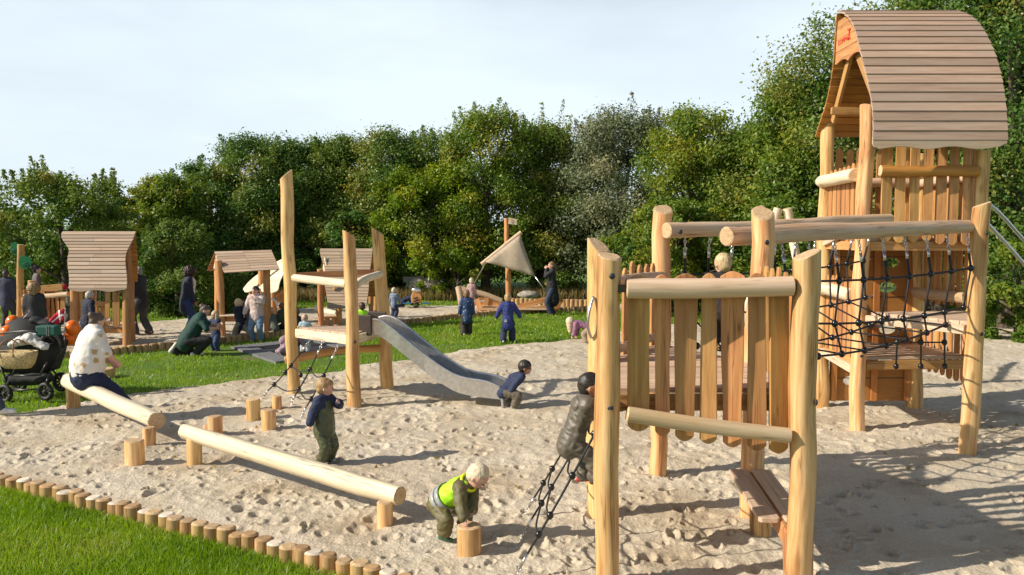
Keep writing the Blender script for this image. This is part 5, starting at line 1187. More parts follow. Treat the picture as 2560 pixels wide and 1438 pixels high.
def volume(name, blob, mat, parent, voxel=.012, smooth=3, amp=0.0, freq=12, mw=None, fold=None):
    me = bpy.data.meshes.new(name); me.from_pydata([tuple(q) for q in blob.v], [], blob.f); ob = bpy.data.objects.new('tmp', me); COL.objects.link(ob)
    md = ob.modifiers.new('r', 'REMESH'); md.mode = 'VOXEL'; md.voxel_size = voxel
    if smooth: ms = ob.modifiers.new('s', 'SMOOTH'); ms.factor = .5; ms.iterations = smooth
    dg = bpy.context.evaluated_depsgraph_get(); m2 = bpy.data.meshes.new_from_object(ob.evaluated_get(dg)); bpy.data.objects.remove(ob); bpy.data.meshes.remove(me)
    m2.name = name
    if amp:
        off = V((random.uniform(0, 90),)*3); n = len(m2.vertices)
        for q in m2.vertices:
            p = q.co; s_ = noise.noise(V((p.x*freq, p.y*freq, p.z*freq*1.5))+off)
            s_ = (1-abs(s_)*2.2) if fold else s_*1.4
            q.co = p+q.normal*amp*s_
    m2.materials.clear(); m2.materials.append(M[mat] if isinstance(mat, str) else mat)
    m2.polygons.foreach_set('use_smooth', np.ones(len(m2.polygons), bool)); m2.update()
    return link(name, m2, parent)
def ik(a, t, l1, l2, pole):
    a, t, pole = V(a), V(t), V(pole); d = t-a; L_ = d.length; mx_ = (l1+l2)*.995
    if L_ > mx_: t = a+d*(mx_/L_); d = t-a; L_ = mx_
    L_ = max(L_, abs(l1-l2)+.005); u = d.normalized(); c = (l1*l1+L_*L_-l2*l2)/(2*l1*L_); c = max(-1, min(1, c)); s_ = math.sqrt(1-c*c)
    pp = pole-u*pole.dot(u); pp = pp.normalized() if pp.length > 1e-4 else frame(u)[0]
    return a+u*(l1*c)+pp*(l1*s_), t
def person(label, at, H, yaw, child=0.0, top=(.1, .1, .15), bottom=(.1, .1, .1), shoes=(.5, .5, .5), hair=('short', (.2, .12, .06)), skin='skin', pelvis=None, lean=0.0, side=0.0, twist=0.0,
           head=(0, 0), hands=None, feet=None, knees=None, elbows=None, sleeve='long', build=1.0, det=1, open_front=None, boots=False, extra=None, legs='trousers', topname='jacket', hat=None, coat=0.0, shoe_name=None, group=None, puff=1.0, fat=0.0, lpuff=None, wr=1.0, topmat=None, headoff=(0, 0, 0)):
    R = Matrix.Rotation(math.radians(yaw), 3, 'Z')
    t = thing('person', at, label, 'person', group, math.radians(yaw))
    lerp = lambda a, b: a+(b-a)*child
    hh = H*lerp(.134, .205); leg = H*lerp(.50, .405); sh = H-hh*lerp(1.20, 1.13); sw_ = H*lerp(.112, .108)*(.5+.5*build); hw_ = H*.052*build
    ua, fa, hl = H*lerp(.165, .145), H*lerp(.145, .125), H*lerp(.10, .095); th_, sn_ = leg*.51, leg*.45; ank = H*.042
    P = V(pelvis) if pelvis is not None else V((0, 0, leg))
    la, sa = math.radians(lean), math.radians(side); u = V((math.sin(sa), math.sin(la)*math.cos(sa), math.cos(la)*math.cos(sa))); tw = math.radians(twist)
    rt0 = V((math.cos(tw), math.sin(tw), 0)); rt = (rt0-u*rt0.dot(u)).normalized(); fw = u.cross(rt)
    tl = sh-leg; Cn = P+u*tl*.97; chest = P+u*tl*.72; waist = P+u*tl*.32
    neck = Cn+u*hh*.10; hy, hp = math.radians(head[0]), math.radians(head[1])
    hu = (UP*math.cos(hp)+V((-math.sin(hy), math.cos(hy), 0))*math.sin(hp)).normalized() if True else u
    hf = (V((-math.sin(hy), math.cos(hy), 0))*math.cos(hp)-UP*math.sin(hp)).normalized(); hr = hf.cross(hu)
    hc = neck+(u*.35+hu*.65).normalized()*hh*.55+hf*hh*.07+V(headoff); hrot = Matrix((hr, hf, hu)).transposed()
    hwid = hh*lerp(.36, .40)
    # limb joints (local frame: +y forward, +x to the person's right)
    sj = [Cn+rt*sw_*s*.86-u*H*.012 for s in (-1, 1)]
    hands = hands or [None, None]; feet = feet or [None, None]; EL, WR, KN, AN = [], [], [], []
    hj = [P+V((math.cos(tw*.5), math.sin(tw*.5), 0))*hw_*s*1.05-UP*H*.01 for s in (-1, 1)]
    for i, s in enumerate((-1, 1)):
        tg = V(hands[i]) if hands[i] is not None else sj[i]+V((s*H*.045, H*.03, -(ua+fa)*.97))
        pl = V(elbows[i]) if elbows and elbows[i] is not None else V((s*.4, -1, -.2))
        e_, w_ = ik(sj[i], tg, ua, fa, pl); EL.append(e_); WR.append(w_)
        f_ = V(feet[i]) if feet[i] is not None else V((s*hw_*1.25, 0, 0))
        kp = V(knees[i]) if knees and knees[i] is not None else V((s*.15, 1, .0))
        k_, a_ = ik(hj[i], f_+V((0, 0, ank)), th_, sn_, kp); KN.append(k_); AN.append(a_)
    b = build; tr_ = lerp(1, 1.22); W = H*.098*b; Dp = lerp(.66, .78)+fat*.15
    def torso(B, off=0.0, down=0.0, upto=1.0):
        B.c(P-u*(H*.02+down), P+u*tl*.12, W*lerp(.98, 1.02)+off+fat*H*.02, W*.98+off+fat*H*.02, flat=fw, k=Dp+.06)
        B.c(P+u*tl*.1, waist, W*.95+off+fat*H*.025, W*(.86+fat*.3)+off, flat=fw, k=Dp+fat*.1)
        B.c(waist, chest, W*(.86+fat*.3)+off, W*1.0+off, flat=fw, k=Dp)
        if upto > .9:
            B.c(chest, Cn-u*H*.03, W*1.0+off, W*.8+off, flat=fw, k=Dp*.92)
            for s_ in sj: B.c(Cn-u*H*.035, s_-u*H*.004, H*.052*tr_+off, H*.036*tr_*b+off)
    ra = H*.030*tr_*(.6+.4*b)
    def arm(B, i, off=0.0, frm=0.0, to=1.0, cuff=0.0):
        B.c(sj[i], EL[i], ra*1.18+off, ra*.95+off)
        if to > .5: B.c(EL[i], EL[i].lerp(WR[i], (to-.5)*2), ra*.95+off, ra*(.95-.30*(to-.5)*2)+off+cuff)
    rl = H*.052*lerp(1, 1.06)*(.55+.45*b)
    def legv(B, i, off=0.0, to=1.0, flare=0.0):
        B.c(hj[i], KN[i], rl*1.14+off*.7+fat*H*.008, rl*.80+off)
        B.c(KN[i], KN[i].lerp(AN[i], to), rl*.80+off, rl*(.52)+off+flare)
    vx = {2: .0052, 1: .010, 0: .017}[det]*max(.8, H)
    # body: head, neck, torso, limbs and hands in one surface
    B = Blob(); torso(B, -.012)
    B.c(Cn-u*H*.02, hc-hu*hh*.30, hh*.21, hh*.215); B.e(hc+hu*hh*.06-hf*hh*.02, hh*.5, (hwid/hh*2, .92, .88), hrot); B.e(hc-hu*hh*.20+hf*hh*.10, hh*.33, (hwid/hh*2*.98, .95, .9), hrot)
    B.e(hc+hf*hh*.475-hu*hh*.09, hh*.058, (.8, .9, 1.0), hrot, 8, 6)
    for s in (-1, 1): B.e(hc+hr*s*hwid*1.0-hu*hh*.08-hf*hh*.03, hh*.10, (.4, .75, 1), hrot, 8, 6)
    for i, s in enumerate((-1, 1)):
        arm(B, i, -.004 if sleeve == 'long' else 0); legv(B, i, -.008)
        d = (WR[i]-EL[i]).normalized(); nrm = (V((-s, 0, 0))-d*V((-s, 0, 0)).dot(d)); nrm = nrm.normalized() if nrm.length > .2 else fw; ax = d.cross(nrm).normalized()
        if ax.dot(fw)+ax.dot(UP)*.6 < 0: ax = -ax
        pw = hl*.24; pc = WR[i]+d*hl*.26
        B.c(WR[i], pc, ra*.55, hl*.22, flat=nrm, k=.62); B.c(pc, WR[i]+d*hl*.46, hl*.23, hl*.22, flat=nrm, k=.52)
        if det >= 1:
            fr_ = hl*.068
            for q, ln in ((-1.5, .40), (-.5, .46), (.5, .44), (1.5, .35)):
                a = WR[i]+d*hl*.50+ax*(-q)*hl*.125; m_ = a+(d*.92+nrm*.28+ax*(-q)*.05).normalized()*hl*ln*.55; z_ = m_+(d*.65+nrm*.75).normalized()*hl*ln*.5
                B.c(a, m_, fr_*1.1, fr_, seg=8); B.c(m_, z_, fr_, fr_*.85, seg=8)
            a = WR[i]+d*hl*.18+ax*hl*.16; m_ = a+(d*.6+ax*.75+nrm*.2).normalized()*hl*.27; B.c(a, m_, fr_*1.4, fr_*1.15, seg=8); B.c(m_, m_+(d*.9+ax*.25+nrm*.35).normalized()*hl*.22, fr_*1.15, fr_*.95, seg=8)
    body = volume('body', B, skin, t, vx if det < 2 else vx, 2)
    if det >= 1:
        for s in (-1, 1): MB().ball(root_loc(t)*0+hc+hf*hh*.408+hr*s*hh*.155+hu*hh*.0, hh*.034, 8, 6).build_local('eye', ['eye'], t)
        MB().ball(hc+hf*hh*.40-hu*hh*.27, hh*.085, 8, 6, sc=(1.1, .5, .35), rot=hrot).build_local('mouth', ['lip'], t)
    # trousers, top, shoes
    if bottom is not None:
        B = Blob(); to = .90 if not boots else .62
        B.c(P-u*H*.015, P+u*tl*.10, W*lerp(1.0, 1.04)+.004+fat*H*.015, W*.90+fat*H*.012, flat=fw, k=Dp+.06)
        for i in (0, 1): legv(B, i, .010*(lpuff or puff)+(.004 if child else 0), to, .012*(lpuff or puff)*H)
        volume('trousers', B, bottom if isinstance(bottom, str) else cloth('cloth_%02d%02d%02d' % tuple(int(c*99) for c in bottom), bottom), t, max(.011, vx*1.5) if det < 2 else .009, 3, wr*min(.008, .0065*H), 15/H**.5, fold=True)
    if top is not None:
        B = Blob(); torso(B, .012*puff, coat)
        for i in (0, 1): arm(B, i, .010*puff, to=1.0 if sleeve == 'long' else .48, cuff=.004)
        B.c(Cn-u*H*.01, neck+u*hh*.02, hh*.26, hh*.25)
        volume(topname, B, top if isinstance(top, str) else cloth('cloth_%02d%02d%02d' % tuple(int(c*99) for c in top), top), t, max(.011, vx*1.5) if det < 2 else .009, 3, wr*min(.008, .0065*H), 14/H**.5, fold=True)
    if shoes is not None:
        sm_ = cloth('shoe_%02d%02d%02d' % tuple(int(c*99) for c in shoes), shoes, rough=.5, bump=.05)
        for i, s in enumerate((-1, 1)):
            shin = (KN[i]-AN[i]).normalized(); f_ = V((s*.12, 1, 0)); f_ = (f_-shin*f_.dot(shin)); f_ = f_.normalized() if f_.length > .15 else V((0, 1, 0))
            if shin.z > .6: f_.z = 0; f_.normalize()
            dn = shin.cross(f_).cross(shin); B = Blob(); A_ = AN[i]-shin*ank*.45; fl = H*lerp(.085, .088)
            B.c(A_-f_*fl*.35, A_+f_*fl*.15-shin*0, ank*.62, ank*.60); B.c(A_+f_*fl*.1, A_+f_*fl*1.05-shin*ank*.12, ank*.6, ank*.48)
            B.c(A_, AN[i]+shin*(ank*.5 if not boots else sn_*.42), ank*.55, (ank*.55 if not boots else rl*.62+.012))
            volume('boot' if boots else 'shoe', B, sm_, t, .010 if det else .016, 2)
    # hair
    if hair:
        st_, hcol = hair; hm = hairmat('hair_%02d%02d%02d' % tuple(int(c*99) for c in hcol), hcol); B = Blob()
        r_ = (hwid/hh*2*1.0, .93, .88)
        if st_ in ('short', 'bowl', 'long', 'pony', 'bun'):
            B.e(hc+hu*hh*.11-hf*hh*.075, hh*.515, r_, hrot); B.e(hc-hf*hh*.17-hu*hh*.05, hh*.43, (hwid/hh*2.1, .85, .92), hrot)
            if st_ == 'bowl': B.e(hc+hu*hh*.22+hf*hh*.05, hh*.43, (hwid/hh*2.15, .95, .62), hrot)
            if st_ == 'long':
                B.c(hc-hf*hh*.2, hc-hf*hh*.30-UP*hh*.85, hh*.40, hh*.30, flat=hf, k=.55)
                for s in (-1, 1): B.c(hc+hr*s*hwid*.85-hf*hh*.05, hc+hr*s*hwid*.9-UP*hh*.6, hh*.17, hh*.13)
            if st_ == 'pony': B.c(hc-hf*hh*.5+hu*hh*.1, hc-hf*hh*.68-UP*hh*.7, hh*.16, hh*.10)
            if st_ == 'bun': B.e(hc-hf*hh*.5+hu*hh*.25, hh*.22)
            amp, fq = hh*.022, 26
        elif st_ == 'curly': B.e(hc+hu*hh*.13-hf*hh*.10, hh*.63, (.98, .95, .88), hrot); B.e(hc-hf*hh*.2-hu*hh*.2, hh*.5, (1, .8, .9), hrot); amp, fq = hh*.16, 34
        elif st_ == 'curlyshort': B.e(hc+hu*hh*.13-hf*hh*.08, hh*.525, r_, hrot); B.e(hc-hf*hh*.17-hu*hh*.02, hh*.44, (hwid/hh*2.1, .85, .9), hrot); amp, fq = hh*.06, 38
        elif st_ == 'bald': B.e(hc+hu*hh*.10-hf*hh*.06, hh*.505, r_, hrot); amp, fq = 0, 1
        elif st_ == 'forward':                                       # long hair hanging down from a bowed head
            B.e(hc+hu*hh*.10-hf*hh*.06, hh*.52, r_, hrot); B.c(hc+hu*hh*.1, hc+hf*hh*.1-UP*hh*1.0, hh*.46, hh*.26); amp, fq = hh*.03, 26
        volume('hair', B, hm, t, .009 if det == 2 else .013, 2, amp, fq/(H if H > .5 else 1), fold=(st_ in ('curly', 'curlyshort')))
    if hat:
        volume('hat', Blob().e(hc+hu*hh*.14-hf*hh*.05, hh*.55, (hwid/hh*2.1, .95, .88), hrot), cloth('hat_%02d%02d%02d' % tuple(int(c*99) for c in hat), hat), t, .013, 2)
    J = dict(P=P, u=u, rt=rt, fw=fw, Cn=Cn, chest=chest, waist=waist, hc=hc, hf=hf, hu=hu, hr=hr, hh=hh, WR=WR, EL=EL, KN=KN, AN=AN, sj=sj, hj=hj, W=W, D=Dp, H=H, R=R, rl=rl, ra=ra, tl=tl, t=t, vx=vx)
    return t, J
def build_local(s, name, mats, parent, bevel=0.0):
    o = link(name, s.mesh(name, mats), parent)
    if bevel: b = o.modifiers.new('bevel', 'BEVEL'); b.width = bevel
    return o
MB.build_local = build_local
def gz(u, v, sandy=True):
    p = gp(u, v, 0); p.z = (sand_z(p.x, p.y) if sandy else LAWN); p.z = max(p.z, LAWN); return p
NAVY = (.018, .028, .075); DNAVY = (.012, .016, .04); BLOND = (.52, .40, .22); WBLOND = (.66, .56, .40); DBROWN = (.045, .026, .016); BROWN = (.13, .07, .035); GREYH = (.30, .28, .26)
WSHOE = (.62, .62, .60); BLK = (.014, .014, .016)
# toddler in green waders, hand at mouth, looking right
OLIVE = (.085, .10, .045)
cloth('olive_rubber', (.075, .088, .042), rough=.32, bump=.1); cloth('khaki', (.12, .105, .042), rough=.6); cloth('hivis', (.42, .85, .02), rough=.6, na=.03); cloth('hivis_edge', (.75, .85, .02), rough=.6, na=.03); cloth('reflective', (.35, .36, .36), rough=.3); cloth('brown_rain', (.12, .103, .08), rough=.5, bump=.1)
h = .905
t, J = person('toddler in olive bib waders and navy shirt standing on the sand, fist at mouth', gz(812, 1157), h, -122, 1, NAVY, 'olive_rubber', (.42, .50, .55), ('bowl', (.36, .23, .10)), head=(40, 3), twist=6,
       hands=[(-.055, .165, .65), (.235, -.02, .37)], elbows=[(-1, -.1, -.8), (1, -.5, 0)], feet=[(-.055, .0, 0), (.06, .02, 0)], det=2, puff=1.5, topname='shirt')
B = Blob(); B.c(J['P']-J['u']*.02, J['waist'], J['W']+.034, J['W']*.95+.034, flat=J['fw'], k=.90); B.c(J['waist'], J['chest']+J['u']*.01, J['W']*.95+.034, J['W']*.80+.024, flat=J['fw'], k=.92)
volume('bib', B, 'olive_rubber', t, .010, 2, .006, 12, fold=True)
for s in (-1, 1):
    st_ = MB(); a = J['chest']+J['fw']*J['W']*.84+J['rt']*s*.045; b_ = J['Cn']+J['rt']*s*.055+J['u']*.035; c_ = J['chest']-J['fw']*J['W']*.84+J['rt']*s*.05
    st_.tube(smoothpath([a, a.lerp(b_, .6)+J['fw']*.03, b_, b_.lerp(c_, .5)-J['fw']*.04, c_], 4), .009, 6); st_.build_local('strap', ['olive_rubber'], t)
# boy in hi-vis vest bending to the stump
at = gz(1138, 1352); yaw = -122
Rm = Matrix.Rotation(math.radians(-yaw), 3, 'Z'); lt = lambda wv: Rm @ (V(wv)-at)
topc = V((SG.x, SG.y, SH))
t, J = person('blond boy in yellow hi vis vest and khaki suit bending over a stump', at, .90, yaw, 1, 'khaki', 'khaki', (.03, .10, .05), ('short', WBLOND), pelvis=(0, -.14, .275), lean=54, side=0, head=(10, 44), knees=[(-.6, 1, .3), (.6, 1, .3)],
       hands=[lt(topc+V((.02, .045, .03))), lt(topc+V((-.04, -.05, .025)))], elbows=[(-.8, -.5, .4), (.8, -.5, .4)], feet=[(-.085, .02, 0), (.085, -.05, 0)], boots=True, det=2, puff=1.4, wr=1.5, topname='jacket')
B = Blob(); u, fw, rt = J['u'], J['fw'], J['rt']
B.c(J['P']+u*.03, J['waist'], J['W']+.032, J['W']*.98+.028, flat=fw, k=.84); B.c(J['waist'], J['chest'], J['W']*.98+.028, J['W']+.024, flat=fw, k=.82); B.c(J['chest'], J['Cn']-u*.02, J['W']+.024, J['W']*.62+.02, flat=fw, k=.8)
for s in (-1, 1): B.c(J['Cn']-u*.03, J['Cn']+rt*s*.055, .055, .045)
vest = volume('vest', B, 'hivis', t, .010, 2, .007, 11, fold=True)
def ring(c, axis, f, w_, k, r, mat, name, parent, flatw=1.0):
    mb = MB(); ax = axis.normalized(); y = (f-ax*f.dot(ax)).normalized(); x = y.cross(ax); n = 28; vs = []
    for i in range(n):
        a = 2*math.pi*i/n; o = x*math.cos(a)*w_+y*math.sin(a)*w_*k
        for h_ in (-r, r): vs.append(c+o+ax*h_)
    fs = [(2*i, 2*((i+1) % n), 2*((i+1) % n)+1, 2*i+1) for i in range(n)]
    mb.add(vs, fs, None, 0, True); o = mb.build_local(name, [mat], parent); m_ = o.modifiers.new('s', 'SOLIDIFY'); m_.thickness = .004; m_.offset = 1; return o
ring(J['P']+u*.085, u, fw, J['W']+.040, .845, .022, 'reflective', 'reflective_band', t); ring(J['P']+u*.035, u, fw, J['W']+.042, .845, .020, 'reflective', 'reflective_band', t)
MB().tube([J['Cn']+rt*math.cos(a)*.075+fw*math.sin(a)*.07+u*.018 for a in [2*math.pi*i/20 for i in range(21)]], .012, 6).build_local('vest_trim', ['hivis_edge'], t)
# boy climbing the net ladder
at = V((.63, 6.0, .54)); 
t, J = person('boy in shiny brown rain suit and red shoes climbing the net ladder', at, .90, -86, 1, 'brown_rain', 'brown_rain', (.55, .02, .03), ('short', (.022, .016, .014)), skin='skin3', pelvis=(0, -.19, .33), lean=20, build=1.05, head=(-10, 5),
       hands=[(-.10, .20, .62), (.06, .20, .60)], elbows=[(-.5, -.6, -.6), (.5, -.6, -.6)], feet=[(-.07, -.09, .0), (.07, -.02, .02)], det=2, puff=1.8, lpuff=1.0, wr=1.9, topname='jacket')
volume('hood', Blob().c(J['Cn']-J['fw']*.055-J['u']*.04+J['rt']*.04, J['Cn']-J['fw']*.055-J['u']*.04-J['rt']*.04, .055, .055, flat=J['fw'], k=.75), 'brown_rain', t, .011, 2, .006, 14, fold=True)
# boy at the foot of the slide
at = gz(1272, 1020)
t, J = person('dark haired boy in navy jacket climbing off the slide end', at, .90, -78, 1, NAVY, (.13, .11, .08), (.35, .33, .32), ('curlyshort', (.030, .020, .016)), skin='skin3', pelvis=(0, -.06, .23), lean=48, head=(-22, 6),
       hands=[(-.17, .02, .30), (.12, -.03, .20)], elbows=[(-1, -.6, .5), (.4, -1, .3)], feet=[(-.07, .02, 0), (.09, .06, 0)], knees=[(-.3, 1, .3), (.6, 1, .3)], det=1, puff=1.4)
# blond boy on the bridge
t, J = person('blond boy in black suit and yellow boots standing on the rope bridge', V((2.02, 7.80, 1.30)), .93, -8, 1, BLK, (.018, .018, .024), (.72, .40, .02), ('short', BLOND), head=(30, 0), hands=[(-.20, .04, .60), (.18, .10, .55)], boots=True, det=1, puff=1.4)
# seated woman with the patterned blouse
m, N, L, P = new_mat('patterned_blouse')
tc = N.new('ShaderNodeTexCoord'); vo = N.new('ShaderNodeTexVoronoi'); vo.inputs['Scale'].default_value = 8; n1 = N.new('ShaderNodeTexNoise'); n1.inputs['Scale'].default_value = 26; n1.inputs['Detail'].default_value = 3
L.new(tc.outputs['Object'], vo.inputs['Vector']); L.new(tc.outputs['Object'], n1.inputs['Vector'])
ma = N.new('ShaderNodeMath'); ma.operation = 'MULTIPLY_ADD'; ma.inputs[1].default_value = .55; L.new(n1.outputs['Fac'], ma.inputs[0]); L.new(vo.outputs['Distance'], ma.inputs[2])
r = ramp(N, [(.50, .33, .15), (.60, .45, .27), (.74, .71, .67)], [.49, .545, .59]); L.new(ma.outputs[0], r.inputs[0]); L.new(r.outputs[0], P.inputs['Base Color']); P.inputs['Roughness'].default_value = .8
bp = N.new('ShaderNodeBump'); bp.inputs['Strength'].default_value = .25; bp.inputs['Distance'].default_value = .01; L.new(n1.outputs['Fac'], bp.inputs['Height']); L.new(bp.outputs[0], P.inputs['Normal']); M['blouse'] = m
q = dp(222, 968, 10.35); at = V((q.x, q.y, 0)); zt = .66
t, J = person('woman in white patterned blouse seated on the log, back to camera', at, 1.50, -48, 0, 'blouse', (.012, .020, .060), WSHOE, ('bun', (.10, .065, .045)), pelvis=(0, -.02, zt), lean=12, side=-2, head=(12, 22), headoff=(0, 0, .035),
       hands=[(-.14, .30, .74), (.12, .30, .76)], elbows=[(-1, -.5, -.2), (1, -.5, -.2)], feet=[(-.12, .44, .0), (.20, .52, 0)], knees=[(-.3, 1, .4), (.4, 1, .4)], sleeve='short', build=1.42, fat=.8, det=1, puff=1.5, topname='blouse', legs='trousers', coat=-.12, lpuff=.8)
# person cut by the left edge: only a jeans leg and a white shoe show
t, J = person('person in jeans and white trainers cut off by the left photo edge', gz(-72, 1046), 1.68, -78, 0, (.10, .10, .12), (.035, .05, .085), WSHOE, ('short', BROWN), det=1, pelvis=(0, -.08, .78), feet=[(-.08, -.25, 0), (.06, .40, 0)])
# ---- middle distance
S1 = lambda **k: k
t, J = person('kneeling woman in dark green top hugging a toddler', gz(488, 884, False), 1.64, -72, 0, (.008, .045, .038), BLK, WSHOE, ('bun', (.10, .07, .055)), pelvis=(0, -.14, .32), lean=30, head=(-6, 30), hands=[(.05, .46, .62), (.12, .40, .55)], elbows=[(-.6, -.4, -1), (.8, .2, -.8)],
       feet=[(-.12, -.42, .04), (.12, .02, 0)], knees=[(-.2, 1, -.3), (.3, 1, .6)], sleeve='short', build=1.22, fat=.6, det=1)
t, J = person('blond toddler in navy jacket and purple boots held by the kneeling woman', gz(541, 872, False), .86, 150, 1, NAVY, (.03, .06, .14), (.09, .03, .22), ('long', BLOND), head=(-20, 0), hands=[(-.02, .17, .55), (.16, .14, .60)], boots=True, det=1, puff=1.5)
t, J = person('curly haired woman in navy cardigan and white shirt standing at the stall', gz(468, 842), 1.66, -62, 0, DNAVY, (.015, .035, .12), (.1, .08, .06), ('curly', (.035, .018, .012)), skin='skin2', lean=6, head=(-10, 22), hands=[None, (.16, .18, .78)], build=1.12, coat=.10, det=1, topname='cardigan', fat=.2)
B = Blob().c(J['waist']+J['fw']*.06-J['u']*.10, J['chest']+J['fw']*.065+J['u']*.06, J['W']*.70, J['W']*.68, flat=J['fw'], k=.92); volume('shirt', B, cloth('white_shirt', (.6, .6, .6)), t, .014, 2, .006, 10)
t, J = person('blond boy in navy shirt and grey trousers running left past the stall', gz(602, 850, False), 1.0, 62, .85, DNAVY, (.20, .175, .14), (.14, .09, .07), ('short', BLOND), lean=7, head=(0, 5), hands=[(.06, .18, .46), (.20, .05, .45)], elbows=[(-.6, -1, 0), (.6, -1, 0)], feet=[(-.05, .10, 0), (.06, -.36, .10)], det=1, puff=1.5, topname='shirt')
t, J = person('dark haired person in grey sitting low behind the running boy', gz(613, 838), 1.15, 20, .5, (.09, .09, .095), BLK, (.1, .1, .1), ('pony', (.05, .03, .025)), pelvis=(0, -.1, .24), lean=10, feet=[(-.15, .25, 0), (.15, .25, 0)], det=0)
t, J = person('dark haired girl in pink fleece and jeans, hand raised to her face', gz(643, 851), 1.30, 176, .35, (.56, .45, .41), (.15, .24, .36), (.4, .3, .3), ('pony', (.045, .022, .016)), head=(-18, 12), hands=[(-.05, .20, 1.02), (.27, .02, .66)], elbows=[(-.9, .2, -.8), (1, -.5, 0)], build=1.1, det=1, puff=2.0, lpuff=.6, coat=.03, topname='fleece')
B = Blob().c(J['chest']+J['fw']*.055-J['u']*.05, J['chest']+J['fw']*.05+J['u']*.08, .062, .055, flat=J['fw'], k=.95); volume('shirt', B, cloth('orange_shirt', (.75, .17, .03)), t, .014, 2)
t, J = person('blond boy in grey green top squatting beside the stall post', gz(684, 838), .92, 40, 1, (.11, .125, .10), BLK, (.1, .1, .1), ('short', (.55, .36, .17)), pelvis=(0, -.08, .16), lean=28, head=(40, 20), feet=[(-.1, .1, 0), (.1, .1, 0)], hands=[(-.1, .25, .2), (.1, .25, .2)], det=0, puff=1.4)
t, J = person('child in dark green jacket half hidden behind the tall slide pole', gz(712, 836), .98, 60, .9, (.03, .055, .03), BLK, (.1, .1, .1), ('short', BROWN), pelvis=(0, -.05, .24), lean=20, head=(0, 20), det=0, puff=1.5)
t, J = person('bald toddler in pale blue top on the trampoline, seen from behind', gz(763, 876, False), .80, 8, 1, (.36, .47, .52), (.42, .46, .46), (.05, .06, .06), ('bald', (.55, .36, .27)), hands=[(-.17, .1, .32), (.17, .1, .32)], lean=6, det=1, puff=1.3, topname='shirt')
t, J = person('brown haired child hidden behind the bald toddler', gz(742, 862, False), .85, 60, 1, DNAVY, BLK, (.1, .1, .1), ('short', BROWN), det=0)
t, J = person('child in mauve clothes crawling on the trampoline edge', gz(722, 880, False), .86, -40, 1, (.30, .21, .25), (.34, .24, .28), (.38, .26, .20), ('short', BLOND), pelvis=(0, -.10, .30), lean=72, head=(0, 30), hands=[(-.12, .34, .02), (.12, .34, .02)], feet=[(-.08, -.22, .02), (.08, -.28, .05)], knees=[(0, 1, -.5), (0, 1, -.5)], det=0, puff=1.5)
t, J = person('dark haired child in neon vest behind the slide tower deck', gz(906, 852), .92, 20, 1, 'hivis', (.05, .06, .1), (.1, .1, .1), ('short', (.07, .035, .022)), det=0, puff=1.5, sleeve='short', topname='vest')
t, J = person('blond toddler in light blue shirt on the back sandpit', gz(985, 795), .86, -25, 1, (.19, .25, .36), (.025, .035, .08), (.05, .05, .06), ('short', WBLOND), head=(-15, 10), hands=[(-.18, .08, .38), (.17, .1, .40)], elbows=[(-1, -.4, 0), (1, -.4, 0)], det=1, puff=1.4, topname='shirt')
t, J = person('child in dark blue suit lying on the grass by the spring rider', gz(1008, 770, False), .9, -70, 1, (.014, .022, .06), (.014, .022, .06), (.2, .2, .25), ('short', DBROWN), pelvis=(0, 0, .26), lean=62, head=(0, 60), hands=[(-.1, .30, .02), (.1, .3, .02)], feet=[(-.08, -.15, 0), (.1, -.35, 0)], det=0, puff=1.8)
m, N, L, P = new_mat('printed_jacket'); tc = N.new('ShaderNodeTexCoord'); vo = N.new('ShaderNodeTexVoronoi'); vo.inputs['Scale'].default_value = 13; L.new(tc.outputs['Object'], vo.inputs['Vector'])
r = ramp(N, [(.32, .40, .50), (.16, .23, .38), (.022, .05, .14)], [.10, .2, .30]); L.new(vo.outputs['Distance'], r.inputs[0]); L.new(r.outputs[0], P.inputs['Base Color']); P.inputs['Roughness'].default_value = .7; M['printed'] = m
t, J = person('brown haired boy in printed blue jacket walking away on the lawn', gz(1167, 834, False), 1.12, 8, .7, 'printed', (.035, .028, .022), WSHOE, ('short', (.22, .13, .07)), hands=[(-.20, .02, .42), (.18, .03, .44)], feet=[(-.08, -.08, .01), (.06, .06, 0)], det=1, puff=1.8, coat=.06)
t, J = person('blond boy in royal blue jacket with bright blue yoke walking away', gz(1270, 853, False), 1.14, -4, .7, (.020, .034, .17), (.018, .026, .065), WSHOE, ('short', (.40, .27, .13)), hands=[(-.30, .02, .52), (.34, .06, .48)], elbows=[(-1, -.5, -.3), (1, -.5, -.3)], feet=[(-.10, -.12, .02), (.09, .08, 0)], det=1, puff=1.8, coat=.06)
B = Blob().c(J['Cn']-J['u']*.09, J['Cn']-J['u']*.045, J['W']*.86+.018, J['W']*.75+.02, flat=J['fw'], k=.70); volume('jacket_yoke', B, cloth('bright_blue', (.01, .17, .52)), t, .012, 2)
volume('hood', Blob().c(J['Cn']-J['fw']*.09-J['u']*.14, J['Cn']-J['fw']*.08-J['u']*.02, .045, .075, flat=J['fw'], k=.6), cloth('cloth_010316', (.020, .034, .17)), t, .012, 2, .005, 14)
MB().prism([(-.035, -.03), (.035, -.03), (.025, .02), (0, .04), (-.025, .02)], J['P']-J['fw']*(J['W']*.80+.03)-J['rt']*.045+J['u']*.02, J['rt'], J['u'], .01).build_local('reflector', ['reflective'], t)
t, J = person('woman in black sweater with a coat tied round her waist, chin on hand', gz(1380, 785, False), 1.66, 92, 0, (.014, .018, .026), (.025, .04, .085), (.15, .11, .07), ('pony', (.24, .13, .07)), head=(10, 6), hands=[(-.02, .18, 1.40), (.16, .10, 1.0)], elbows=[(-.5, .2, -1), (1, -.8, 0)], feet=[(-.07, .05, 0), (.09, -.05, 0)], det=1, puff=1.2, topname='sweater')
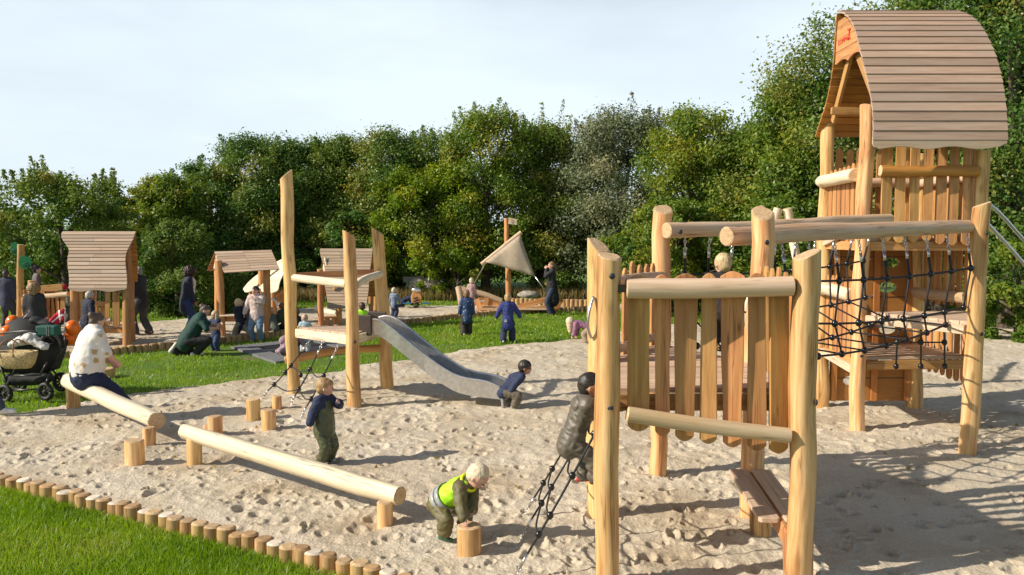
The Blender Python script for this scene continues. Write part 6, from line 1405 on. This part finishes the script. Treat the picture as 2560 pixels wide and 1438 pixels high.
B = Blob().c(J['P']+J['u']*.10, J['P']-UP*.36+V((.05, -.04, 0)), J['W']+.02, J['W']*1.12+.03, flat=J['fw'], k=.85); volume('tied_coat', B, 'black', t, .016, 2, .02, 9, fold=True)
t, J = person('blond child in pink sitting inside the boat bow', V((*dp(1179, 760, 25.7).xy, .25)), .95, -10, .9, (.42, .27, .27), (.2, .2, .25), (.2, .2, .2), ('short', WBLOND), pelvis=(0, 0, .25), feet=[(-.1, .3, .1), (.1, .3, .1)], det=0)
at = gz(1462, 858)
t, J = person('child in mauve printed jacket bowing so long blonde hair hangs down', at, .98, 78, .9, cloth('mauve_print', (.26, .12, .20), na=.5, ns=38), (.32, .24, .17), (.30, .22, .15), ('forward', (.66, .55, .38)), pelvis=(0, -.13, .36), lean=76, head=(0, 62), hands=[(-.12, .26, .12), (.12, .20, .10)], feet=[(-.07, -.05, 0), (.07, -.1, 0)], det=1, puff=1.7)
# ---- group on the far left
t, J = person('bald topped adult in dark blue carrying on behind the leaf pole', gz(20, 822), 1.52, 5, 0, (.028, .034, .07), (.03, .03, .034), (.05, .05, .05), ('short', (.05, .035, .03)), build=1.05, coat=.1, det=0, puff=1.2)
t, J = person('dark haired person peering over the picket den', gz(96, 815), 1.60, -50, 0, (.12, .10, .10), BLK, (.05, .05, .05), ('bun', (.02, .016, .016)), det=0)
t, J = person('blonde woman in black jacket behind the pram, back to camera', gz(90, 872, False), 1.42, 10, 0, (.024, .024, .028), BLK, (.05, .05, .05), ('curly', (.28, .18, .09)), build=1.1, det=0, puff=1.3)
t, J = person('child in red cap and grey green vest beside the left playhouse', gz(163, 806), 1.05, -20, .8, (.22, .24, .18), (.05, .045, .04), (.1, .1, .1), ('short', BROWN), hat=(.50, .015, .03), det=0, puff=1.5)
t, J = person('child in black crouching left of the playhouse posts', gz(143, 818), 1.0, -60, .9, BLK, BLK, (.05, .05, .05), ('short', (.10, .09, .08)), pelvis=(0, -.05, .25), lean=25, det=0, puff=1.6)
t, J = person('white haired person in navy leaning at the log counter', gz(218, 876, False), 1.30, -35, .1, DNAVY, (.02, .025, .05), (.1, .1, .1), ('short', (.50, .46, .40)), head=(0, 15), lean=8, det=1, puff=1.6)
t, J = person('grey haired elderly man in black jacket walking beside the left playhouse', gz(356, 838), 1.66, 75, 0, (.026, .025, .026), (.06, .058, .06), (.06, .045, .035), ('short', (.28, .26, .24)), lean=5, head=(0, 8), hands=[(-.16, .12, .80), (.16, .12, .80)], feet=[(-.07, .13, 0), (.08, -.15, .02)], build=1.05, det=1, puff=1.4, coat=.06)
# ------------------------------------------------------------------ pram, balloons, flags, basket
YP = 11.9; fr = lambda u, v, d=0.0: dp(u, v, YP+d)
pr = thing('pram', gp(75, 1003, 0), 'large black twin pram loaded with bags and blankets on the lawn', 'pram')
M['pram'] = plain('pram_fabric', (.016, .017, .018), .75, bump=.3); M['frame'] = plain('black_tube', (.03, .03, .032), .35); M['blanket'] = plain('white_blanket', (.62, .62, .60), .9, bump=.6, nscale=14)
M['greenbag'] = plain('green_bag', (.008, .085, .065), .7); M['straw'] = plain('straw', (.52, .40, .20), .9, noise_amt=.3, nscale=40, bump=.8); M['leather'] = plain('leather', (.28, .12, .05), .5)
def wheel(u, v, r, d):
    c = fr(u, v, d); w_ = MB(); n = 22; ax = V((.25, 1, 0)).normalized(); x = V((1, -.25, 0)).normalized()
    w_.tube([c+x*math.cos(2*math.pi*i/n)*r+UP*math.sin(2*math.pi*i/n)*r for i in range(n+1)], .034, 8); o = w_.build('wheel', ['rubber'], pr)
    sp_ = MB()
    for i in range(8): a = 2*math.pi*i/8; sp_.tube([c, c+(x*math.cos(a)+UP*math.sin(a))*(r-.02)], .016, 4)
    sp_.ball(c, .035, 8, 6); sp_.build('spokes', ['rubber'], o)
for u, v, r, d in ((12, 984, .105, -.1), (114, 979, .105, -.15), (152, 955, .12, .55), (48, 958, .11, .6)): wheel(u, v, r, d)
fm = MB()
for a, b in (((10, 978, -.1), (45, 905, .2)), ((112, 972, -.15), (128, 915, .2)), ((150, 952, .5), (120, 905, .3)), ((40, 950, .6), (60, 905, .4)), ((10, 978, -.1), (112, 972, -.15)), ((45, 905, .2), (128, 915, .2)), ((0, 915, 0), (20, 960, 0)), ((128, 915, .1), (160, 868, .1)), ((160, 868, .1), (163, 840, .1)), ((30, 940, -.1), (100, 938, -.1)), ((30, 940, -.1), (45, 905, -.1)), ((100, 938, -.1), (118, 905, -.1))):
    fm.tube([fr(*a), fr(*b)], .014, 6)
fm.tube(smoothpath([fr(-20, 838, .1), fr(20, 832, -.1), (fr(70, 828, -.2)), fr(110, 835, -.15), fr(135, 855, 0)], 4), .016, 6)
fm.build('chassis', ['frame'], pr)
def loft(secs, n=20, cap=True):
    """superellipse sections (centre, rx, ry, tilt z)"""
    mb = MB(); vs = []
    for c, rx, ry in secs:
        for k in range(n):
            a = 2*math.pi*k/n; cx, sy = math.cos(a), math.sin(a); f = lambda q: math.copysign(abs(q)**.6, q); vs.append(V(c)+V((f(cx)*rx, f(sy)*ry, 0)))
    m_ = len(secs); fs = [(i*n+k, i*n+(k+1) % n, (i+1)*n+(k+1) % n, (i+1)*n+k) for i in range(m_-1) for k in range(n)]
    if cap: fs.append(tuple(reversed(range(n))))
    return mb.add(vs, fs, None, 0, True)
c = fr(75, 905, .3); o = loft([(c+V((0, 0, -.12)), .38, .28), (c+V((0, 0, .08)), .45, .34), (c+V((0, 0, .30)), .50, .40), (c+V((0, 0, .31)), .47, .37), (c+V((0, 0, .16)), .44, .34)]).build('carrycot', ['pram'], pr)
hd = MB(); hcn = fr(65, 858, .42); vs = []; nA, nB = 9, 12
for i in range(nA+1):
    for k in range(nB+1): a = math.pi*k/nB; b = math.radians(-12+i*105/nA); r_ = .40+.012*(i % 2); vs.append(hcn+V((math.cos(a)*r_*1.05, -math.cos(b)*math.sin(a)*r_*.9+.1, math.sin(a)*math.sin(b)*r_*.95)))
hd.add(vs, [(i*(nB+1)+k, i*(nB+1)+k+1, (i+1)*(nB+1)+k+1, (i+1)*(nB+1)+k) for i in range(nA) for k in range(nB)], None, 0, True)
for du in (38, 118):
    o = hd.build('hood', ['pram'], pr) if du == 38 else None
    if o: m_ = o.modifiers.new('s', 'SOLIDIFY'); m_.thickness = .02
h2_ = MB(); 
for q in range(6): a = .35+q*.28; h2_.tube([fr(138, 870, .2)+V((math.cos(t*.3)*.16, -math.sin(a)*.1, .02+math.sin(t*.315)*.26*math.sin(a+.6))) for t in range(11)], .03, 6)
h2_.build('folded_hood', ['pram'], pr)
volume('basket_tray', Blob().c(fr(30, 948, .1), fr(112, 945, .1), .12, .12, flat=(0, 0, 1), k=.85).c(fr(35, 915, .25), fr(125, 912, .25), .12, .12, flat=(0, 0, 1), k=.9), 'pram', pr, .02, 1, .01, 9).location -= root_loc(pr)
bl = volume('blanket', Blob().c(fr(35, 858, -.12), fr(75, 846, -.15), .07, .10, flat=(0, 0, 1), k=.7).c(fr(75, 846, -.15), fr(112, 866, -.2), .09, .05, flat=(0, 0, 1), k=.7), 'blanket', None, .014, 2, .03, 9, fold=True)
bl.name = 'blanket'; tag(bl, 'white blanket heaped over the pram seat', 'blanket')
gb_ = fr(121, 826, -.12); o = MB().box(gb_, .30, .16, .15).build('cool_bag', ['greenbag'], None, .025, loc=gb_); tag(o, 'green cool bag lying on top of the pram', 'bag'); 
s_ = MB().box(gb_+V((.02, -.083, 0)), .012, .004, .145); s_.box(gb_+V((.05, -.083, 0)), .012, .004, .145); s_.build('strap', ['chain'], o)
bg_ = volume('changing_bag', Blob().c(fr(90, 802, .25), fr(128, 812, .25), .09, .10, flat=(0, 0, 1), k=.6), 'pram', None, .015, 2, .015, 9); tag(bg_, 'black bag slumped over the pram hood', 'bag')
cb_ = fr(42, 900, -.38); bs = thing('straw_basket', cb_, 'straw basket with leather handles hanging on the pram', 'basket'); 
o = loft([(cb_+V((.02, 0, -.115)), .17, .09), (cb_+V((.01, 0, -.06)), .22, .13), (cb_+V((0, 0, .06)), .265, .15), (cb_+V((0, 0, .125)), .275, .155), (cb_+V((0, 0, .12)), .25, .135), (cb_+V((0, 0, -.05)), .2, .11)], 24).build('basket_body', ['straw'], bs)
for sg_ in (-1, 1): MB().tube(smoothpath([cb_+V((sg_*.10-.06, -.15, .06)), cb_+V((sg_*.09-.05, -.13, .24)), cb_+V((sg_*.05, -.05, .30)), cb_+V((sg_*.06+.02, .1, .22))], 4), .009, 6).build('handle', ['leather'], bs)
M['orange_latex'] = plain('orange_balloon', (.85, .17, .01), .22, noise_amt=.03)
for u, v, r, d, lb in ((32, 806, .100, .5, 'upper orange balloon above the pram left end'), (20, 832, .105, .3, 'lower orange balloon partly hidden by the pram left end'), (181, 820, .105, .4, 'upper orange balloon between pram and seated woman'), (172, 846, .095, .6, 'lower orange balloon tucked behind the seated woman')):
    c = fr(u, v, d); mb = MB().ball(c, r, 20, 14, sc=(1, 1, 1.12)); o = mb.build('balloon', ['orange_latex'], None, loc=c); tag(o, lb, 'balloon')
    MB().ball(c-V((0, 0, r*1.14)), .014, 6, 4).build('knot', ['orange_latex'], o)
M['flagred'] = plain('flag_red', (.55, .012, .03), .8, noise_amt=.06); M['flagwhite'] = plain('flag_white', (.78, .78, .78), .8, noise_amt=.03); M['stick'] = plain('white_stick', (.7, .7, .7), .5)
def flag(u0, v0, u1, v1, d, sg_, lb, dirv):
    top_, bot = fr(u0, v0, d), fr(u1, v1, d); f = thing('hand_flag', bot, lb, 'flag'); MB().tube([bot, top_], .006, 6).build('stick', ['stick'], f)
    L_ = .19; dn = (bot-top_).normalized(); W_ = .21; ex = V(dirv).normalized()
    def patch(a0, a1, b0, b1, mat, nm, off):
        mb = MB(); n = 6; vs = []
        for i in range(n+1):
            for j in range(5): a = a0+(a1-a0)*i/n; b = b0+(b1-b0)*j/4; p = top_+ex*a*W_+dn*(b*L_+.01+a*a*.16)+V((0, -1, 0))*(.02*math.sin(a*7+b*2)+off); vs.append(p)
        mb.add(vs, [(i*5+j, (i+1)*5+j, (i+1)*5+j+1, i*5+j+1) for i in range(n) for j in range(4)], None, 0, True)
        o = mb.build(nm, [mat], f); m_ = o.modifiers.new('s', 'SOLIDIFY'); m_.thickness = .002
    patch(0, 1, 0, 1, 'flagred', 'cloth', 0); patch(.30, .44, 0, 1, 'flagwhite', 'cross', .003); patch(0, 1, .43, .57, 'flagwhite', 'cross', .003)
flag(163, 770, 161, 830, .25, 1, 'small red and white cross flag upright on the pram right side', (-1, -.2, 0))
flag(74, 776, 46, 818, .45, 1, 'drooping red and white cross flag beside the left balloons', (-.2, -1, -.8))
